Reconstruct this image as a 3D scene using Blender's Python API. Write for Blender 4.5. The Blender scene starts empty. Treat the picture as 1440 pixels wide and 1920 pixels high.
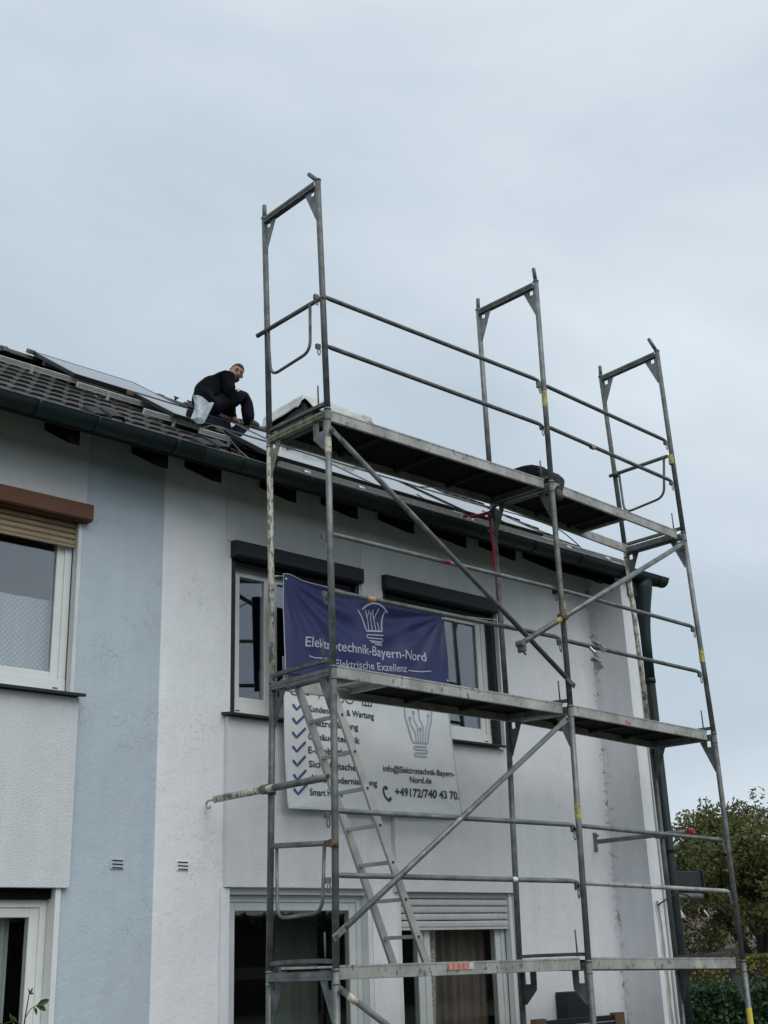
import bpy, bmesh, math, random
from mathutils import Vector, Matrix, noise
random.seed(7)
PI = math.pi
scene = bpy.context.scene
col = scene.collection

# ------------------------------------------------------------------ camera
cam_d = bpy.data.cameras.new('camera')
cam = bpy.data.objects.new('camera', cam_d)
col.objects.link(cam)
yaw, pit, rol, fpx = 0.742481, 0.347318, -0.034892, 2308.2
F = Vector((math.sin(yaw)*math.cos(pit), math.cos(yaw)*math.cos(pit), math.sin(pit)))
R0 = Vector((math.cos(yaw), -math.sin(yaw), 0)); U0 = R0.cross(F)
Rv = R0*math.cos(rol) + U0*math.sin(rol); Uv = -R0*math.sin(rol) + U0*math.cos(rol)
M = Matrix((Rv, Uv, -F)).transposed().to_4x4()
M.translation = Vector((-5.4391, -6.5376, 1.8640))
cam.matrix_world = M
cam_d.sensor_fit = 'VERTICAL'
cam_d.sensor_height = 24.0
cam_d.lens = 24.0*fpx/1920.0
cam_d.clip_start = 0.1
cam_d.clip_end = 2000
scene.camera = cam

# ------------------------------------------------------------------ world, sun, exposure
SUN_EL, SUN_AZ = math.radians(47), math.radians(190)       # azimuth from +Y, clockwise: in front of the facade
world = bpy.data.worlds.new('World'); scene.world = world
world.use_nodes = True
nt = world.node_tree; N = nt.nodes; L = nt.links
N.clear()
out = N.new('ShaderNodeOutputWorld')
sky = N.new('ShaderNodeTexSky'); sky.sky_type = 'NISHITA'; sky.sun_disc = False
sky.sun_elevation = SUN_EL; sky.sun_rotation = SUN_AZ
bg1 = N.new('ShaderNodeBackground'); bg1.inputs[1].default_value = 0.06
L.new(sky.outputs[0], bg1.inputs[0])
tc = N.new('ShaderNodeTexCoord')
mp = N.new('ShaderNodeMapping'); mp.inputs['Scale'].default_value = (1.0, 1.0, 2.2)
mp.inputs['Location'].default_value = (0.35, 0.1, 0.4)
L.new(tc.outputs['Generated'], mp.inputs[0])
nz = N.new('ShaderNodeTexNoise'); nz.inputs['Scale'].default_value = 1.9; nz.inputs['Detail'].default_value = 6
nz.inputs['Roughness'].default_value = 0.5; nz.inputs['Distortion'].default_value = 0.5
L.new(mp.outputs[0], nz.inputs['Vector'])
rp = N.new('ShaderNodeValToRGB')
rp.color_ramp.elements[0].position = 0.33; rp.color_ramp.elements[0].color = (0.480, 0.568, 0.650, 1)
rp.color_ramp.elements[1].position = 0.66; rp.color_ramp.elements[1].color = (0.690, 0.770, 0.835, 1)
L.new(nz.outputs['Fac'], rp.inputs[0])
bg2 = N.new('ShaderNodeBackground'); bg2.inputs[1].default_value = 0.97
L.new(rp.outputs[0], bg2.inputs[0])
mx = N.new('ShaderNodeMixShader'); mx.inputs[0].default_value = 0.93
L.new(bg1.outputs[0], mx.inputs[1]); L.new(bg2.outputs[0], mx.inputs[2]); L.new(mx.outputs[0], out.inputs[0])
sd = bpy.data.lights.new('sun', 'SUN'); sd.energy = 1.5; sd.angle = math.radians(60); sd.color = (1.0, 0.97, 0.93)
so = bpy.data.objects.new('sun', sd); col.objects.link(so)
sdir = Vector((math.sin(SUN_AZ)*math.cos(SUN_EL), math.cos(SUN_AZ)*math.cos(SUN_EL), math.sin(SUN_EL)))
so.rotation_euler = sdir.to_track_quat('Z', 'Y').to_euler()
so.location = (0, -20, 30)
vs = scene.view_settings
vs.view_transform = 'Standard'; vs.look = 'None'; vs.exposure = 0.22; vs.gamma = 1.0; vs.use_curve_mapping = False
scene.cycles.max_bounces = 7
scene.cycles.transparent_max_bounces = 12

# ------------------------------------------------------------------ materials
def mat(name, c, rough=0.6, metal=0.0, var=0.0, vscale=6.0, bump=0.0, bscale=60.0, spec=0.5, streak=None, c2=None, thr=None, thr_scale=20.0, det=5, stretch=(1, 1, 1), alpha=None):
    """principled with noise variation; c2+thr: second colour in blotches where noise > thr"""
    m = bpy.data.materials.new(name); m.use_nodes = True
    n = m.node_tree.nodes; l = m.node_tree.links
    p = n['Principled BSDF']
    p.inputs['Roughness'].default_value = rough; p.inputs['Metallic'].default_value = metal
    p.inputs['Specular IOR Level'].default_value = spec
    p.inputs['Base Color'].default_value = (*c, 1)
    t = n.new('ShaderNodeTexCoord'); mpn = n.new('ShaderNodeMapping')
    mpn.inputs['Scale'].default_value = stretch
    l.new(t.outputs['Object'], mpn.inputs[0])
    csock = None
    if var > 0:
        a = n.new('ShaderNodeTexNoise'); a.inputs['Scale'].default_value = vscale; a.inputs['Detail'].default_value = det
        l.new(mpn.outputs[0], a.inputs['Vector'])
        r = n.new('ShaderNodeValToRGB'); r.color_ramp.elements[0].position = .3; r.color_ramp.elements[1].position = .7
        r.color_ramp.elements[0].color = (*[x*(1-var) for x in c], 1)
        r.color_ramp.elements[1].color = (*[min(1, x*(1+var)) for x in c], 1)
        l.new(a.outputs['Fac'], r.inputs[0]); csock = r.outputs[0]
    if c2 is not None:
        a = n.new('ShaderNodeTexNoise'); a.inputs['Scale'].default_value = thr_scale; a.inputs['Detail'].default_value = 6
        a.inputs['Roughness'].default_value = .65
        l.new(mpn.outputs[0], a.inputs['Vector'])
        r = n.new('ShaderNodeValToRGB'); r.color_ramp.elements[0].position = thr; r.color_ramp.elements[1].position = thr+.05
        r.color_ramp.elements[0].color = (0, 0, 0, 1); r.color_ramp.elements[1].color = (1, 1, 1, 1)
        l.new(a.outputs['Fac'], r.inputs[0])
        mxn = n.new('ShaderNodeMix'); mxn.data_type = 'RGBA'
        l.new(r.outputs[0], mxn.inputs[0])
        if csock: l.new(csock, mxn.inputs[6])
        else: mxn.inputs[6].default_value = (*c, 1)
        mxn.inputs[7].default_value = (*c2, 1); csock = mxn.outputs[2]
    if csock: l.new(csock, p.inputs['Base Color'])
    if bump > 0:
        a = n.new('ShaderNodeTexNoise'); a.inputs['Scale'].default_value = bscale; a.inputs['Detail'].default_value = 3
        l.new(mpn.outputs[0], a.inputs['Vector'])
        b = n.new('ShaderNodeBump'); b.inputs['Strength'].default_value = bump; b.inputs['Distance'].default_value = .01
        l.new(a.outputs['Fac'], b.inputs['Height']); l.new(b.outputs[0], p.inputs['Normal'])
    return m

def wall_mat(name, c, rough_plaster=False, mould=False, split=None):
    m = bpy.data.materials.new(name); m.use_nodes = True
    n = m.node_tree.nodes; l = m.node_tree.links; p = n['Principled BSDF']
    p.inputs['Roughness'].default_value = .9; p.inputs['Specular IOR Level'].default_value = .2
    t = n.new('ShaderNodeTexCoord')
    def nzz(scale, det=4, rough=.5, vec=None, dist=0):
        a = n.new('ShaderNodeTexNoise'); a.inputs['Scale'].default_value = scale; a.inputs['Detail'].default_value = det
        a.inputs['Roughness'].default_value = rough; a.inputs['Distortion'].default_value = dist
        l.new(vec or t.outputs['Object'], a.inputs['Vector']); return a.outputs['Fac']
    def ramp(s, p0, p1, c0, c1):
        r = n.new('ShaderNodeValToRGB'); r.color_ramp.elements[0].position = p0; r.color_ramp.elements[1].position = p1
        r.color_ramp.elements[0].color = (*c0, 1); r.color_ramp.elements[1].color = (*c1, 1); l.new(s, r.inputs[0]); return r.outputs[0]
    def mul(a, b, fac=1.0):
        x = n.new('ShaderNodeMix'); x.data_type = 'RGBA'; x.blend_type = 'MULTIPLY'; x.inputs[0].default_value = fac
        l.new(a, x.inputs[6]); l.new(b, x.inputs[7]); return x.outputs[2]
    def math_(op, a, b):
        x = n.new('ShaderNodeMath'); x.operation = op
        for i, v in enumerate((a, b)):
            if isinstance(v, (int, float)): x.inputs[i].default_value = v
            else: l.new(v, x.inputs[i])
        return x.outputs[0]
    base = ramp(nzz(1.1, 5, .6), .3, .72, [x*.93 for x in c], [x*1.03 for x in c])
    # vertical weather streaks and small dirt specks
    ms = n.new('ShaderNodeMapping'); ms.inputs['Scale'].default_value = (5, 5, .5); l.new(t.outputs['Object'], ms.inputs[0])
    base = mul(base, ramp(nzz(1.6, 4, .6, ms.outputs[0]), .35, .75, (.94, .945, .945), (1.02, 1.02, 1.02)))
    if not rough_plaster:
        spots = ramp(nzz(11, 6, .78, dist=.4), .70, .78, (1, 1, 1), (.74, .75, .76))
        base = mul(base, spots)
    if mould:
        sx = n.new('ShaderNodeSeparateXYZ'); l.new(t.outputs['Object'], sx.inputs[0])
        d = math_('ABSOLUTE', math_('SUBTRACT', sx.outputs[0], 4.875), 0)
        near = n.new('ShaderNodeMapRange'); near.inputs[1].default_value = .0; near.inputs[2].default_value = .045
        near.inputs[3].default_value = 1; near.inputs[4].default_value = 0; l.new(d, near.inputs[0])
        dy = n.new('ShaderNodeMapRange'); dy.inputs[1].default_value = 1.40; dy.inputs[2].default_value = 1.48
        l.new(sx.outputs[1], dy.inputs[0])
        k = math_('MULTIPLY', math_('MULTIPLY', near.outputs[0], dy.outputs[0]), ramp(nzz(16, 5, .8), .53, .62, (0, 0, 0), (1, 1, 1)))
        x = n.new('ShaderNodeMix'); x.data_type = 'RGBA'; l.new(k, x.inputs[0]); l.new(base, x.inputs[6]); x.inputs[7].default_value = (.045, .05, .045, 1)
        base = x.outputs[2]
    l.new(base, p.inputs['Base Color'])
    b = n.new('ShaderNodeBump'); b.inputs['Distance'].default_value = .012
    if rough_plaster:
        v = n.new('ShaderNodeTexVoronoi'); v.inputs['Scale'].default_value = 170; l.new(t.outputs['Object'], v.inputs['Vector'])
        h = math_('ADD', math_('MULTIPLY', v.outputs['Distance'], .5), nzz(120, 3))
        b.inputs['Strength'].default_value = .75
    else:
        # trowelled render: soft lumps with thin curled ridges
        a = nzz(7, 3, .5, dist=1.6)
        ridge = math_('ABSOLUTE', math_('SUBTRACT', a, .5), 0)
        ridge = ramp(ridge, 0, .015, (1, 1, 1), (0, 0, 0))
        gate = ramp(nzz(2.3, 5, .72), .52, .66, (0, 0, 0), (1, 1, 1))
        h = math_('ADD', math_('MULTIPLY', math_('MULTIPLY', ridge, gate), .42), math_('ADD', math_('MULTIPLY', nzz(45, 4, .6), .45), nzz(6, 3)))
        b.inputs['Strength'].default_value = .75
    l.new(h, b.inputs['Height']); l.new(b.outputs[0], p.inputs['Normal'])
    return m

def glass_mat(name, tint=(.55, .6, .62), ior=1.9, add=.0):
    m = bpy.data.materials.new(name); m.use_nodes = True
    n = m.node_tree.nodes; l = m.node_tree.links; n.remove(n['Principled BSDF'])
    o = n['Material Output']; lw = n.new('ShaderNodeLayerWeight'); lw.inputs['Blend'].default_value = .5; pw = n.new('ShaderNodeMath'); pw.operation = 'POWER'; pw.inputs[1].default_value = 4.0
    l.new(lw.outputs['Facing'], pw.inputs[0]); fr = n.new('ShaderNodeMapRange'); fr.inputs[3].default_value = ior; fr.inputs[4].default_value = 1.0; l.new(pw.outputs[0], fr.inputs[0])
    tr = n.new('ShaderNodeBsdfTransparent'); tr.inputs[0].default_value = (*tint, 1)
    gl = n.new('ShaderNodeBsdfGlossy'); gl.inputs['Roughness'].default_value = .015; gl.inputs[0].default_value = (.93, .95, 1, 1)
    mxs = n.new('ShaderNodeMixShader'); l.new(fr.outputs[0], mxs.inputs[0]); l.new(tr.outputs[0], mxs.inputs[1]); l.new(gl.outputs[0], mxs.inputs[2])
    l.new(mxs.outputs[0], o.inputs[0]); return m

MT = {}
MT['white_wall'] = wall_mat('smooth_white_render', (.765, .78, .80), mould=True)
MT['white_rough'] = wall_mat('rough_white_plaster', (.79, .805, .82), True)
MT['blue_wall'] = wall_mat('smooth_blue_render', (.45, .52, .58))
MT['left_rough'] = wall_mat('rough_grey_plaster', (.70, .72, .735), True)
MT['galv'] = mat('galvanised_steel', (.165, .178, .178), .5, .45, .38, 9, .12, 40, c2=(.38, .38, .35), thr=.62, thr_scale=42)
MT['galv2'] = mat('weathered_galvanised_steel', (.12, .128, .124), .6, .35, .4, 12, .1, 50, c2=(.42, .41, .36), thr=.66, thr_scale=45)
MT['paintpole'] = mat('paint_splashed_steel', (.17, .175, .155), .7, .1, .4, 15, .2, 60, c2=(.52, .50, .41), thr=.46, thr_scale=34, stretch=(1, 1, .45))
MT['moss_steel'] = mat('lichen_stained_steel', (.19, .19, .13), .75, .1, .35, 10, .2, 60, c2=(.30, .29, .22), thr=.55, thr_scale=25)
MT['alu'] = mat('scuffed_aluminium', (.36, .36, .34), .5, .25, .22, 7, .06, 50, c2=(.16, .16, .15), thr=.67, thr_scale=38, stretch=(1, 1, 1))
MT['alu_side'] = mat('dirty_aluminium_rail', (.35, .35, .325), .5, .25, .3, 6, .08, 40, c2=(.13, .125, .115), thr=.58, thr_scale=26, stretch=(1, 1, .6))
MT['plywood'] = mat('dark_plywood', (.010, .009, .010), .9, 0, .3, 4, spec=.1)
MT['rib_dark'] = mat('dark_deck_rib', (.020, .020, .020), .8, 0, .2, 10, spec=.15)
MT['railalu'] = mat('mill_aluminium', (.58, .59, .58), .45, .25, .1, 20)
MT['zinc'] = mat('bright_zinc', (.62, .63, .63), .3, .8, .15, 18)
MT['yellow'] = mat('yellow_tape', (.40, .35, .09), .6, 0, .2, 20, c2=(.15, .15, .11), thr=.53, thr_scale=45)
MT['yellow_new'] = mat('clean_yellow_tape', (.60, .50, .06), .55, 0, .1, 20)
MT['orange'] = mat('orange_sticker', (.50, .20, .13), .6, 0, .2, 30, c2=(.42, .36, .30), thr=.55, thr_scale=70)
MT['paper'] = mat('peeled_paper_label', (.55, .50, .42), .8, 0, .2, 30, c2=(.2, .18, .14), thr=.55, thr_scale=60)
MT['rust'] = mat('rusty_steel', (.12, .075, .045), .7, .3, .4, 30, .2, 80)
MT['tile'] = mat('brown_concrete_tile', (.040, .037, .035), .58, 0, .35, 5, .35, 90, spec=.4, c2=(.085, .078, .070), thr=.66, thr_scale=18)
MT['tile2'] = mat('weathered_concrete_tile', (.055, .051, .048), .62, 0, .3, 6, .35, 90, spec=.4, c2=(.10, .095, .085), thr=.64, thr_scale=20)
MT['underlay'] = mat('roof_underlay', (.012, .011, .011), .9)
MT['rafter'] = mat('dark_stained_timber', (.005, .005, .005), .9, 0, .3, 5, spec=.1)
MT['gutter'] = mat('anthracite_gutter', (.008, .018, .018), .55, .0, .3, 2.5, spec=.3)
MT['gutter_rim'] = mat('gutter_rim', (.045, .055, .058), .35, .2, .2, 6)
MT['anthra'] = mat('anthracite_metal', (.015, .016, .020), .5, 0, .1, 6, spec=.35)
MT['brown_box'] = mat('brown_lacquered_metal', (.115, .048, .028), .55, 0, .12, 4, spec=.25)
MT['beige'] = mat('beige_shutter_slat', (.26, .19, .11), .55, 0, .12, 6)
MT['pvc'] = mat('white_window_frame', (.66, .68, .66), .38, 0, .06, 5)
MT['pvc2'] = mat('greyed_white_frame', (.55, .58, .57), .45, 0, .08, 5)
MT['slatgrey'] = mat('light_grey_slat', (.50, .52, .51), .5, 0, .08, 8)
MT['black'] = mat('black_rubber', (.012, .012, .013), .6)
MT['glass'] = glass_mat('window_glass', (.88, .90, .91), .125)
MT['glass_low'] = glass_mat('door_glass', (.90, .90, .88), .05)
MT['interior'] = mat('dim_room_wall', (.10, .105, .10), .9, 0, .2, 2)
MT['panel_glass'] = mat('solar_glass', (.012, .014, .022), .03, 0, 0, 1, spec=.9)
MT['panel_frame'] = mat('black_panel_frame', (.022, .024, .028), .4, .3)
MT['wood'] = mat('raw_wood', (.17, .125, .09), .8, 0, .25, 14)
MT['card'] = mat('brown_cardboard', (.22, .14, .085), .8, 0, .15, 10)
MT['sheet'] = mat('translucent_plastic_sheet', (.50, .52, .50), .35, 0, .2, 6, 1.0, 16)
_p = MT['sheet'].node_tree.nodes['Principled BSDF']; _p.inputs['Subsurface Weight'].default_value = 0.0
MT['clad'] = mat('dark_slate_cladding', (.016, .015, .016), .6, 0, .25, 5)
MT['bag'] = mat('clear_plastic_bag', (.55, .62, .66), .25, 0, .25, 22, 1.0, 28)
_b = MT['bag'].node_tree.nodes['Principled BSDF']; _b.inputs['Alpha'].default_value = .72
MT['blue_banner'] = mat('blue_banner_vinyl', (.030, .038, .130), .45, 0, .12, 2.0, .30, 5, spec=.4)
MT['white_banner'] = mat('white_banner_vinyl', (.68, .70, .70), .42, 0, .06, 2.0, .45, 5, spec=.35)
MT['ink_white'] = mat('pale_print', (.48, .49, .60), .6)
MT['ink_dark'] = mat('dark_print', (.045, .05, .065), .6)
MT['ink_navy'] = mat('navy_print', (.065, .07, .20), .6)
MT['ink_pale'] = mat('pale_grey_blue_print', (.33, .37, .46), .6)
MT['ink_tint'] = mat('faint_grey_tint_print', (.63, .655, .665), .6)
MT['red'] = mat('red_webbing', (.36, .016, .03), .6, 0, .25, 20)
MT['skin'] = mat('skin', (.33, .18, .13), .5, 0, .1, 12)
MT['stubble'] = mat('dark_stubble', (.085, .050, .038), .8, 0, .2, 60)
MT['hair'] = mat('dark_hair', (.020, .015, .012), .8, 0, .2, 60, .5, 150)
MT['black_cloth'] = mat('black_sweatshirt', (.006, .006, .007), .95, 0, .3, 10, .6, 24, spec=.08)
MT['navy_cloth'] = mat('dark_navy_trousers', (.009, .011, .018), .95, 0, .3, 10, .6, 22, spec=.1)
MT['grey_cloth'] = mat('charcoal_trousers', (.032, .032, .036), .95, 0, .25, 10, .6, 22, spec=.1)
MT['shoe'] = mat('brown_grey_work_shoe', (.055, .048, .042), .7, 0, .3, 20, .2, 40)
MT['bark'] = mat('dark_bark', (.035, .030, .024), .9, 0, .3, 8, .5, 30)
MT['trim_grey'] = mat('grey_repair_mortar', (.30, .29, .26), .9, 0, .12, 15, .3, 60)
MT['stripdark'] = mat('dark_vent_slot', (.02, .02, .022), .8)
MT['paver'] = mat('concrete_paving', (.16, .158, .155), .85, 0, .15, 3, .2, 40)
MT['grass'] = mat('lawn', (.040, .052, .026), .9, 0, .35, 1.5, .4, 40)
MT['curtain_dark'] = mat('grey_brown_drape', (.18, .155, .135), .9, 0, .15, 5)
MT['curtain_sheer'] = mat('pale_sheer_curtain', (.36, .45, .47), .9, 0, .2, 3)

def lace_mat():
    m = bpy.data.materials.new('dotted_net_curtain'); m.use_nodes = True
    n = m.node_tree.nodes; l = m.node_tree.links; p = n['Principled BSDF']; p.inputs['Roughness'].default_value = .9
    t = n.new('ShaderNodeTexCoord'); mp_ = n.new('ShaderNodeMapping'); mp_.inputs['Rotation'].default_value = (0, math.radians(45), 0)
    l.new(t.outputs['Object'], mp_.inputs[0])
    v = n.new('ShaderNodeTexVoronoi'); v.inputs['Scale'].default_value = 34; v.inputs['Randomness'].default_value = .08
    l.new(mp_.outputs[0], v.inputs['Vector'])
    r = n.new('ShaderNodeValToRGB'); r.color_ramp.elements[0].position = .22; r.color_ramp.elements[1].position = .36
    r.color_ramp.elements[0].color = (.72, .73, .72, 1); r.color_ramp.elements[1].color = (.44, .46, .47, 1)
    l.new(v.outputs['Distance'], r.inputs[0]); l.new(r.outputs[0], p.inputs['Base Color']); return m
MT['lace'] = lace_mat()
MT['green_reflection'] = mat('dull_green_reflection', (.15, .19, .175), .9, 0, .15, 4)
MT['lace2'] = mat('floral_lace_strip', (.40, .40, .39), .9, 0, .1, 5, c2=(.75, .75, .73), thr=.5, thr_scale=60)

def leaf_mat(name, c, c2):
    m = bpy.data.materials.new(name); m.use_nodes = True
    n = m.node_tree.nodes; l = m.node_tree.links; p = n['Principled BSDF']; p.inputs['Roughness'].default_value = .55
    p.inputs['Specular IOR Level'].default_value = .35
    g = n.new('ShaderNodeNewGeometry'); r = n.new('ShaderNodeValToRGB')
    r.color_ramp.elements[0].color = (*c, 1); r.color_ramp.elements[1].color = (*c2, 1)
    l.new(g.outputs['Random Per Island'], r.inputs[0]); l.new(r.outputs[0], p.inputs['Base Color'])
    tr = n.new('ShaderNodeBsdfTranslucent'); l.new(r.outputs[0], tr.inputs[0])
    ms = n.new('ShaderNodeMixShader'); ms.inputs[0].default_value = .25
    l.new(p.outputs[0], ms.inputs[1]); l.new(tr.outputs[0], ms.inputs[2]); l.new(ms.outputs[0], n['Material Output'].inputs[0])
    return m
MT['leaf_tree'] = leaf_mat('walnut_leaves', (.036, .055, .016), (.17, .165, .050))
MT['leaf_hedge'] = leaf_mat('yellow_green_hedge_leaves', (.06, .07, .012), (.26, .24, .05))
MT['leaf_hedge2'] = leaf_mat('green_hedge_leaves', (.035, .05, .014), (.12, .13, .04))
MT['leaf_bush'] = leaf_mat('dark_feathery_leaves', (.012, .034, .014), (.034, .075, .028))
MT['leaf_rose'] = leaf_mat('rose_leaves', (.03, .055, .018), (.07, .10, .035))

# ------------------------------------------------------------------ geometry helpers
def link(o, parent=None):
    col.objects.link(o)
    if parent is not None: o.parent = parent
    return o
def tag(o, label=None, cat=None, group=None, kind=None):
    if label: o['label'] = label
    if cat: o['category'] = cat
    if group: o['group'] = group
    if kind: o['kind'] = kind
    return o
def empty(name, loc=(0, 0, 0)):
    o = bpy.data.objects.new(name, None); col.objects.link(o); o.location = loc; o.empty_display_size = .1
    return o
class MB:
    def __init__(s): s.v = []; s.f = []; s.sm = []; s.mi = []
    def add(s, vs_, fs, smooth=False, mi=0):
        b = len(s.v); s.v += [tuple(x) for x in vs_]
        for f in fs: s.f.append([b+i for i in f]); s.sm.append(smooth); s.mi.append(mi)
        return s
    def box(s, x0, x1, y0, y1, z0, z1, mi=0):
        v = [(x, y, z) for z in (z0, z1) for y in (y0, y1) for x in (x0, x1)]
        return s.add(v, [(0, 2, 3, 1), (4, 5, 7, 6), (0, 1, 5, 4), (2, 6, 7, 3), (0, 4, 6, 2), (1, 3, 7, 5)], mi=mi)
    def obox(s, c, ax, ay, az, mi=0):
        """box from centre and three half-axis vectors"""
        c = Vector(c); ax, ay, az = Vector(ax), Vector(ay), Vector(az)
        v = [c+i*ax+j*ay+k*az for k in (-1, 1) for j in (-1, 1) for i in (-1, 1)]
        return s.add(v, [(0, 2, 3, 1), (4, 5, 7, 6), (0, 1, 5, 4), (2, 6, 7, 3), (0, 4, 6, 2), (1, 3, 7, 5)], mi=mi)
    def bar(s, p, q, w, h, up=(0, 0, 1), mi=0):
        p, q = Vector(p), Vector(q); d = (q-p); L_ = d.length; d.normalize(); u = Vector(up)
        sd_ = d.cross(u).normalized(); u = sd_.cross(d).normalized()
        return s.obox((p+q)/2, d*L_/2, sd_*w/2, u*h/2, mi)
    def tube(s, pts, r, n=12, caps=True, hollow=False, mi=0):
        pts = [Vector(p) for p in pts]; rs = r if isinstance(r, (list, tuple)) else [r]*len(pts)
        b = len(s.v); prev = None; rings = []
        for i, p in enumerate(pts):
            d = (pts[min(i+1, len(pts)-1)]-pts[max(i-1, 0)]).normalized()
            if prev is None:
                u = Vector((0, 0, 1)) if abs(d.z) < .9 else Vector((1, 0, 0)); a = d.cross(u).normalized()
            else: a = (prev-d*prev.dot(d)).normalized()
            prev = a; c = d.cross(a)
            s.v += [tuple(p+(a*math.cos(2*PI*k/n)+c*math.sin(2*PI*k/n))*rs[i]) for k in range(n)]
            rings.append(b+i*n)
        for i in range(len(pts)-1):
            for k in range(n):
                k2 = (k+1) % n
                s.f.append([rings[i]+k, rings[i]+k2, rings[i+1]+k2, rings[i+1]+k]); s.sm.append(True); s.mi.append(mi)
        if caps and not hollow:
            s.f.append([rings[0]+k for k in range(n)][::-1]); s.sm.append(False); s.mi.append(mi)
            s.f.append([rings[-1]+k for k in range(n)]); s.sm.append(False); s.mi.append(mi)
        if hollow:   # open tube end: wall thickness and a short inner bore
            for e, idx in ((0, 0), (1, len(pts)-1)):
                d = (pts[1]-pts[0]).normalized() if e == 0 else (pts[-2]-pts[-1]).normalized()
                ring = rings[idx]; bb = len(s.v); c0 = pts[idx]
                for k in range(n):
                    q = Vector(s.v[ring+k]); s.v.append(tuple(c0+(q-c0)*.82))
                for k in range(n):
                    q = Vector(s.v[ring+k]); s.v.append(tuple(c0+(q-c0)*.82+d*.06))
                for k in range(n):
                    k2 = (k+1) % n
                    fa = [ring+k, ring+k2, bb+k2, bb+k]; fb = [bb+k, bb+k2, bb+n+k2, bb+n+k]
                    if e == 0: fa.reverse(); fb.reverse()
                    s.f += [fa, fb]; s.sm += [False, True]; s.mi += [mi, mi]
                s.f.append([bb+n+k for k in range(n)]); s.sm.append(False); s.mi.append(mi)
        return s
    def prism(s, poly, axis, t0, t1, mi=0):
        """poly in the two other axes, extruded along axis 'x','y' or 'z'"""
        def P(a, b, t): return {'x': (t, a, b), 'y': (a, t, b), 'z': (a, b, t)}[axis]
        n = len(poly); v = [P(a, b, t0) for a, b in poly]+[P(a, b, t1) for a, b in poly]
        return s.add(v, [list(range(n))[::-1], list(range(n, 2*n))]+[(i, (i+1) % n, n+(i+1) % n, n+i) for i in range(n)], mi=mi)
    def sphere(s, c, r, n=10, m=6, sc=(1, 1, 1), mi=0):
        b = len(s.v); c = Vector(c)
        for j in range(m+1):
            th = PI*j/m
            for i in range(n):
                ph = 2*PI*i/n
                s.v.append((c.x+r*sc[0]*math.sin(th)*math.cos(ph), c.y+r*sc[1]*math.sin(th)*math.sin(ph), c.z+r*sc[2]*math.cos(th)))
        for j in range(m):
            for i in range(n):
                i2 = (i+1) % n; s.f.append([b+j*n+i, b+(j+1)*n+i, b+(j+1)*n+i2, b+j*n+i2]); s.sm.append(True); s.mi.append(mi)
        return s
    def mesh(s, name):
        me = bpy.data.meshes.new(name); me.from_pydata(s.v, [], s.f); me.validate(); 
        if len(me.polygons) == len(s.sm):
            me.polygons.foreach_set('use_smooth', s.sm); me.polygons.foreach_set('material_index', s.mi)
        bm = bmesh.new(); bm.from_mesh(me); bmesh.ops.recalc_face_normals(bm, faces=bm.faces); bm.to_mesh(me); bm.free()
        me.update(); return me
    def build(s, name, m, parent=None, bevel=0):
        me = s.mesh(name)
        for q in (m if isinstance(m, (list, tuple)) else [m]): me.materials.append(MT[q] if isinstance(q, str) else q)
        o = bpy.data.objects.new(name, me); link(o, parent)
        if bevel:
            b = o.modifiers.new('bevel', 'BEVEL'); b.width = bevel; b.segments = 2; b.limit_method = 'ANGLE'
            b.angle_limit = math.radians(50)
        return o
def sheet(mb, fn, nu, nv, thick=None, mi=0):
    """grid surface fn(u,v) -> point"""
    b = len(mb.v)
    for j in range(nv+1):
        for i in range(nu+1): mb.v.append(tuple(fn(i/nu, j/nv)))
    for j in range(nv):
        for i in range(nu):
            a = b+j*(nu+1)+i; mb.f.append([a, a+1, a+nu+2, a+nu+1]); mb.sm.append(True); mb.mi.append(mi)
    return mb
def solid(o, t, off=0):
    s = o.modifiers.new('solidify', 'SOLIDIFY'); s.thickness = t; s.offset = off; return o

# ================================================================== SETTING
g = MB().add([(-400, -400, 0), (400, -400, 0), (400, 400, 0), (-400, 400, 0)], [(0, 1, 2, 3)]).build('ground', 'grass'); tag(g, kind='structure')
t_ = MB().box(-9, 6.2, -1.6, 1.49, 0.004, .06).build('terrace_paving', 'paver'); tag(t_, kind='structure')

# ================================================================== HOUSES
PITCH = math.radians(33.5)
EY, EZ = 1.0, 5.64
SV = Vector((0, math.cos(PITCH), math.sin(PITCH))); NV = Vector((0, -math.sin(PITCH), math.cos(PITCH)))
RID = 3.12                                   # slope length eave -> ridge
def RP(x, s, off=0.0): return Vector((x, EY, EZ))+SV*s+NV*off
ridge_y, ridge_z = RP(0, RID).y, RP(0, RID).z
Xsplit, XR = -.46, 5.13

def facade(x0, x1, z0, z1, openings, y, depth, mname, parent, name='wall'):
    xs = sorted({x0, x1}|{o[0] for o in openings}|{o[1] for o in openings}); zs = sorted({z0, z1}|{o[2] for o in openings}|{o[3] for o in openings})
    mb = MB()
    for i in range(len(xs)-1):
        for j in range(len(zs)-1):
            cx, cz = (xs[i]+xs[i+1])/2, (zs[j]+zs[j+1])/2
            if any(o[0] < cx < o[1] and o[2] < cz < o[3] for o in openings): continue
            mb.add([(xs[i], y, zs[j]), (xs[i+1], y, zs[j]), (xs[i+1], y, zs[j+1]), (xs[i], y, zs[j+1])], [(0, 1, 2, 3)])
    for a, b, c, d in openings:
        q = [(a, c), (b, c), (b, d), (a, d)]
        for k in range(4):
            (p1, r1), (p2, r2) = q[k], q[(k+1) % 4]
            mb.add([(p1, y, r1), (p2, y, r2), (p2, y+depth, r2), (p1, y+depth, r1)], [(0, 1, 2, 3)])
    return mb, parent

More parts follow.
